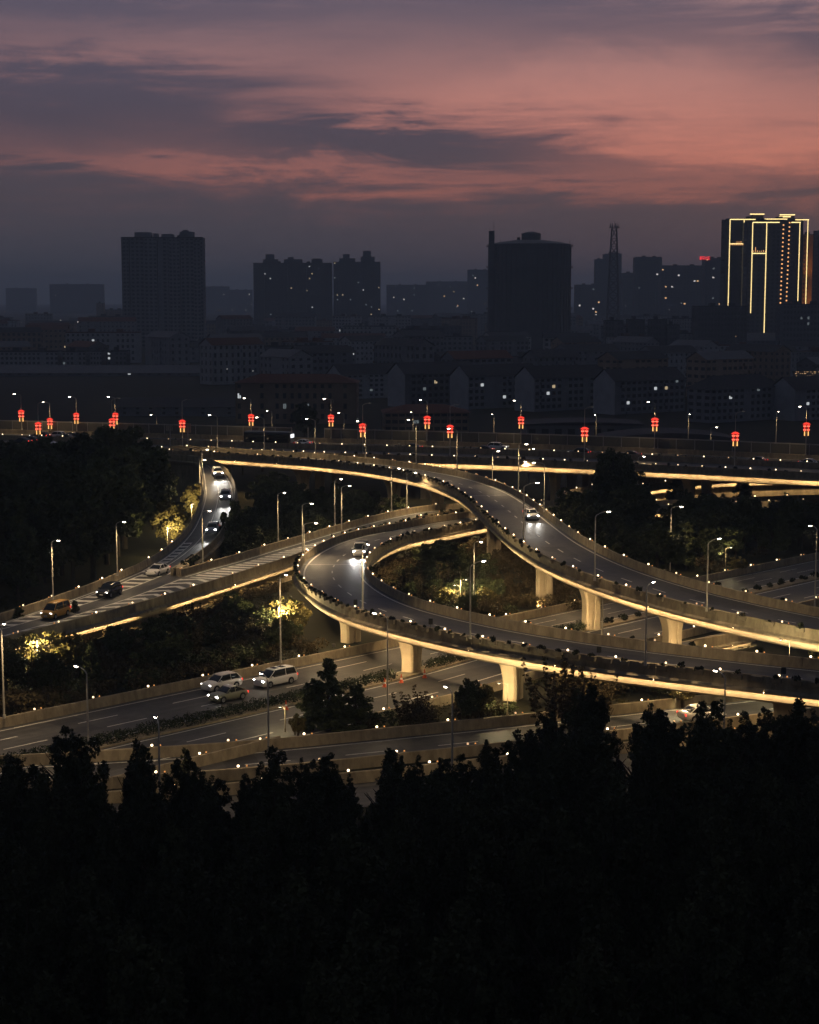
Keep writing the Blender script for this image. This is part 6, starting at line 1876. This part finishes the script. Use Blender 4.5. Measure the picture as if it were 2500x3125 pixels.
for row, d in enumerate((720, 800, 890, 980, 1080, 1190, 1320, 1480, 1650, 1850)):
    half = d * 0.25
    x = -half - rr.uniform(0, 20)
    while x < half:
        L_ = rr.uniform(26, 46) if row > 3 else rr.uniform(22, 32)
        u = UC + FPX * (x + L_ / 2) / d
        hh = rr.choice([9.5, 12.5, 15.5, 15.5, 18.5]) if row < 6 else rr.choice([12, 15, 18, 22])
        if 2200 < u < 2450 and d > 950: hh = min(hh, 10.5)
        skip = (abs(x + L_ / 2 - gx_) < 48 and 1190 <= d <= 1330) or (d in (1320, 1480) and 340 < u < 660)
        if u < 640 and d < 900: skip = True
        if not skip:
            pale = rr.random() < 0.25
            flat = rr.random() < (0.2 if row < 4 else 0.5)
            litn = rr.choice([0, 0, 1, 1, 2]) if row < 7 else rr.choice([0, 0, 0, 1, 2])
            fl_ = max(3, int(hh / 3.1)); wm_ = 'wall_pale' if pale else rr.choice(['wall_grey', 'wall_grey', 'wall_dark', 'wall_brown']); rm_ = rr.choice(['roof_dark', 'roof_dark', 'roof_red', 'roof_metal'])
            nm_ = {3: 'three', 4: 'four', 5: 'five', 6: 'six', 7: 'seven'}.get(fl_, 'many')
            lab_ = {'wall_pale': 'pale', 'wall_grey': 'grey', 'wall_dark': 'dark', 'wall_brown': 'brownish'}[wm_] + ' ' + nm_ + '-storey ' + ('flat-roofed' if flat else 'gabled') + ' block ' + ('unlit' if litn == 0 else 'with one lit room' if litn == 1 else 'with some lit rooms') + (', near rows ' if row < 3 else ', middle rows ' if row < 6 else ', far rows ') + city_place(u)
            block(lab_, x + L_ / 2, d + rr.uniform(-15, 15), L_, rr.uniform(10, 13), hh, rr.choice([0.0, 0.1, 0.35, 0.62, -0.08] if row > 3 else [0.62, 0.62, 0.55, 0.62, -0.9]), floors=fl_, bx=int(L_ / 3.0), by=3,
                  wall=wm_, roof='flat' if flat else 'gable', roofm=rm_, rise=3.2, lit=litn,
                  group='unlit low-rise blocks' if litn == 0 else 'low-rise blocks with lit rooms', name='low_rise_block', pier=rr.uniform(0.35, 0.68), band=rr.uniform(0.42, 0.6), litm=('win_white', 'win_white', 'win_warm', 'win_dim') if row < 7 else ('far_white', 'win_white', 'far_warm')); n_low += 1
        x += L_ + rr.uniform(5, 22)
# left pale four-storey rows, big shed, row with white windows, dark mid blocks
for lb, u0, u1, v, d, fl, bx_, wm, lits in [
    ('pale four-storey block at the left edge, unlit', -20, 185, 1074, 952, 4, 15, 'wall_pale', []),
    ('second pale four-storey block from the left edge', 195, 268, 1074, 950, 4, 6, 'wall_pale', [(0, 0, 'win_white'), (2, 0, 'win_warm'), (4, 0, 'win_warm'), (0, 1, 'win_dim')]),
    ('third pale four-storey block from the left edge', 280, 318, 1073, 950, 4, 4, 'wall_pale', []),
    ('fourth pale block from left with two white windows', 332, 392, 1073, 950, 4, 5, 'wall_grey', [(0, 3, 'win_white'), (0, 2, 'win_white')]),
    ('dark long block with a row of white windows, centre left', 735, 1045, 1058, 930, 4, 34, 'wall_dark', [(5, 3, 'win_white'), (6, 3, 'win_white'), (9, 3, 'win_white'), (17, 3, 'win_white'), (18, 3, 'win_white'), (20, 3, 'win_white'), (21, 3, 'win_white'), (23, 3, 'win_dim'), (26, 3, 'win_white'), (27, 3, 'win_white')]),
    ('first dark six-storey block right of the gas holder', 1845, 1900, 980, 1090, 7, 6, 'wall_dark', []), ('second dark six-storey block right of the gas holder', 1914, 1965, 977, 1090, 7, 6, 'wall_dark', []), ('third dark six-storey block right of the gas holder', 1981, 2032, 977, 1085, 7, 6, 'wall_dark', []), ('fourth dark block right of the gas holder, lower', 2033, 2070, 993, 1080, 6, 5, 'wall_dark', []),
    ('broad dark block in front of the rear outlined tower', 2116, 2276, 936, 1180, 9, 16, 'wall_dark', []), ('dark block below the outlined towers at the right edge', 2375, 2520, 930, 1185, 9, 14, 'wall_dark', [(6, 6, 'win_dim'), (8, 6, 'win_dim'), (8, 5, 'win_dim')]),
    ('small lit stone-coloured block left of the lone tower', 296, 318, 926, 2300, 12, 4, 'wall_brown', []), ('low wing of the stone-coloured block with three lit windows', 316, 380, 946, 2310, 9, 9, 'wall_brown', [(3, 4, 'far_white'), (6, 4, 'far_white'), (4, 3, 'far_white')]),
    ('long pale low block beyond the tower clusters foot', 1040, 1190, 1004, 1500, 4, 20, 'wall_pale', []), ('row of pale far houses left of the gas holder', 1370, 1500, 966, 1900, 5, 18, 'wall_pale', [(3, 2, 'far_warm'), (8, 3, 'far_white'), (14, 3, 'far_white')])]:
    x, w, h = place(u0, u1, v, d)
    block(lb, x, d, w, 12, h, 0.0, floors=fl, bx=bx_, by=3, wall=wm, lits=lits, name='apartment_block')
x, w, h = place(-60, 720, 1135, 900)
block('very long low shed with one lit window at left', x, 900, w, 26, h, 0.02, floors=1, bx=26, by=3, wall='wall_grey', roof='gable', roofm='roof_metal', rise=3.5, lits=[(15, 0, 'win_white')], name='long_shed', pier=0.7)
# market stall lights at right
mk = thing('light_garland', 'string of tiny warm lights on a roof at right edge', 'lights', tuple(Pd(2425, 1160, 640)))
mb = MB()
for i in range(60):
    xx_ = rr.uniform(0, 9); zz_ = rr.choice([0, 0.4, 0.9, 1.5, 2.4, 3.0]) ; mb.box(xx_, xx_ + 0.22, -0.1, 0.1, zz_, zz_ + 0.14)
tag(mb.build('bulb', MAT['far_warm'], mk), kind='stuff')
MB().box(-0.5, 9.6, 0.15, 0.3, -8.0, 3.4).build('backing', MAT['wall_dark'], mk)
# distant street lights scattered over the plain
ME_FAR = {m: MB().box(-0.5, 0.5, -0.5, 0.5, -0.5, 0.5).mesh('lamp', MAT[m]) for m in ('far_white', 'far_warm')}
fr = random.Random(5)
spots = [(14, 951, 4400), (196, 946, 4500), (215, 948, 4300), (255, 948, 4600), (270, 948, 4600), (185, 977, 2900), (213, 975, 2900), (230, 974, 2950), (252, 972, 2950), (34, 980, 2700), (66, 984, 2600), (668, 946, 3800), (709, 946, 3900), (755, 925, 4200), (768, 930, 4100), (750, 945, 3000), (1215, 997, 2300), (1228, 996, 2350), (1313, 999, 2200), (1320, 985, 2300), (1372, 996, 2200), (1395, 936, 2900), (1440, 950, 2700), (1480, 926, 3000), (644, 1072, 1250), (645, 1099, 1000), (693, 1126, 800), (772, 1132, 780), (1920, 926, 2100), (1910, 933, 2100), (2080, 925, 2050), (2043, 945, 2000), (2246, 1026, 1160), (693, 1125, 830)]
for j, (u, v, d) in enumerate(spots):
    p = Pd(u, v, d)
    lt = thing('distant_lamp', 'tiny distant lamp glinting in the dark plain', 'lamp', (p.x, p.y, 0), group='distant lamps')
    m = fr.choice(['far_white', 'far_warm']); s = d / 2600
    link('lamp', ME_FAR[m], lt, (0, 0, max(1.5, p.z)), 0, (s * 0.8,) * 3)
    MB().cyl(0, 0, 0, max(1.2, p.z - 0.4 * s), 0.12, 0.08, 5).build('pole', MAT['dark_steel'], lt)
print('low rise', n_low)

# ------------------------------------------------------------------ dusk haze
hz = MB(); hz.box(-9600, 9600, -600, 9900, -1.0, 150.0)
hm_ = bpy.data.materials.new('haze'); hm_.use_nodes = True
t_ = hm_.node_tree; t_.nodes.clear()
vo = t_.nodes.new('ShaderNodeVolumePrincipled'); ou = t_.nodes.new('ShaderNodeOutputMaterial')
vo.inputs['Color'].default_value = (0.70, 0.86, 1.0, 1); vo.inputs['Density'].default_value = HAZE_D; vo.inputs['Anisotropy'].default_value = 0.2
t_.links.new(vo.outputs[0], ou.inputs['Volume'])
ho = tag(hz.build('haze', hm_), 'thin dusk haze over the whole city', 'haze', kind='stuff')
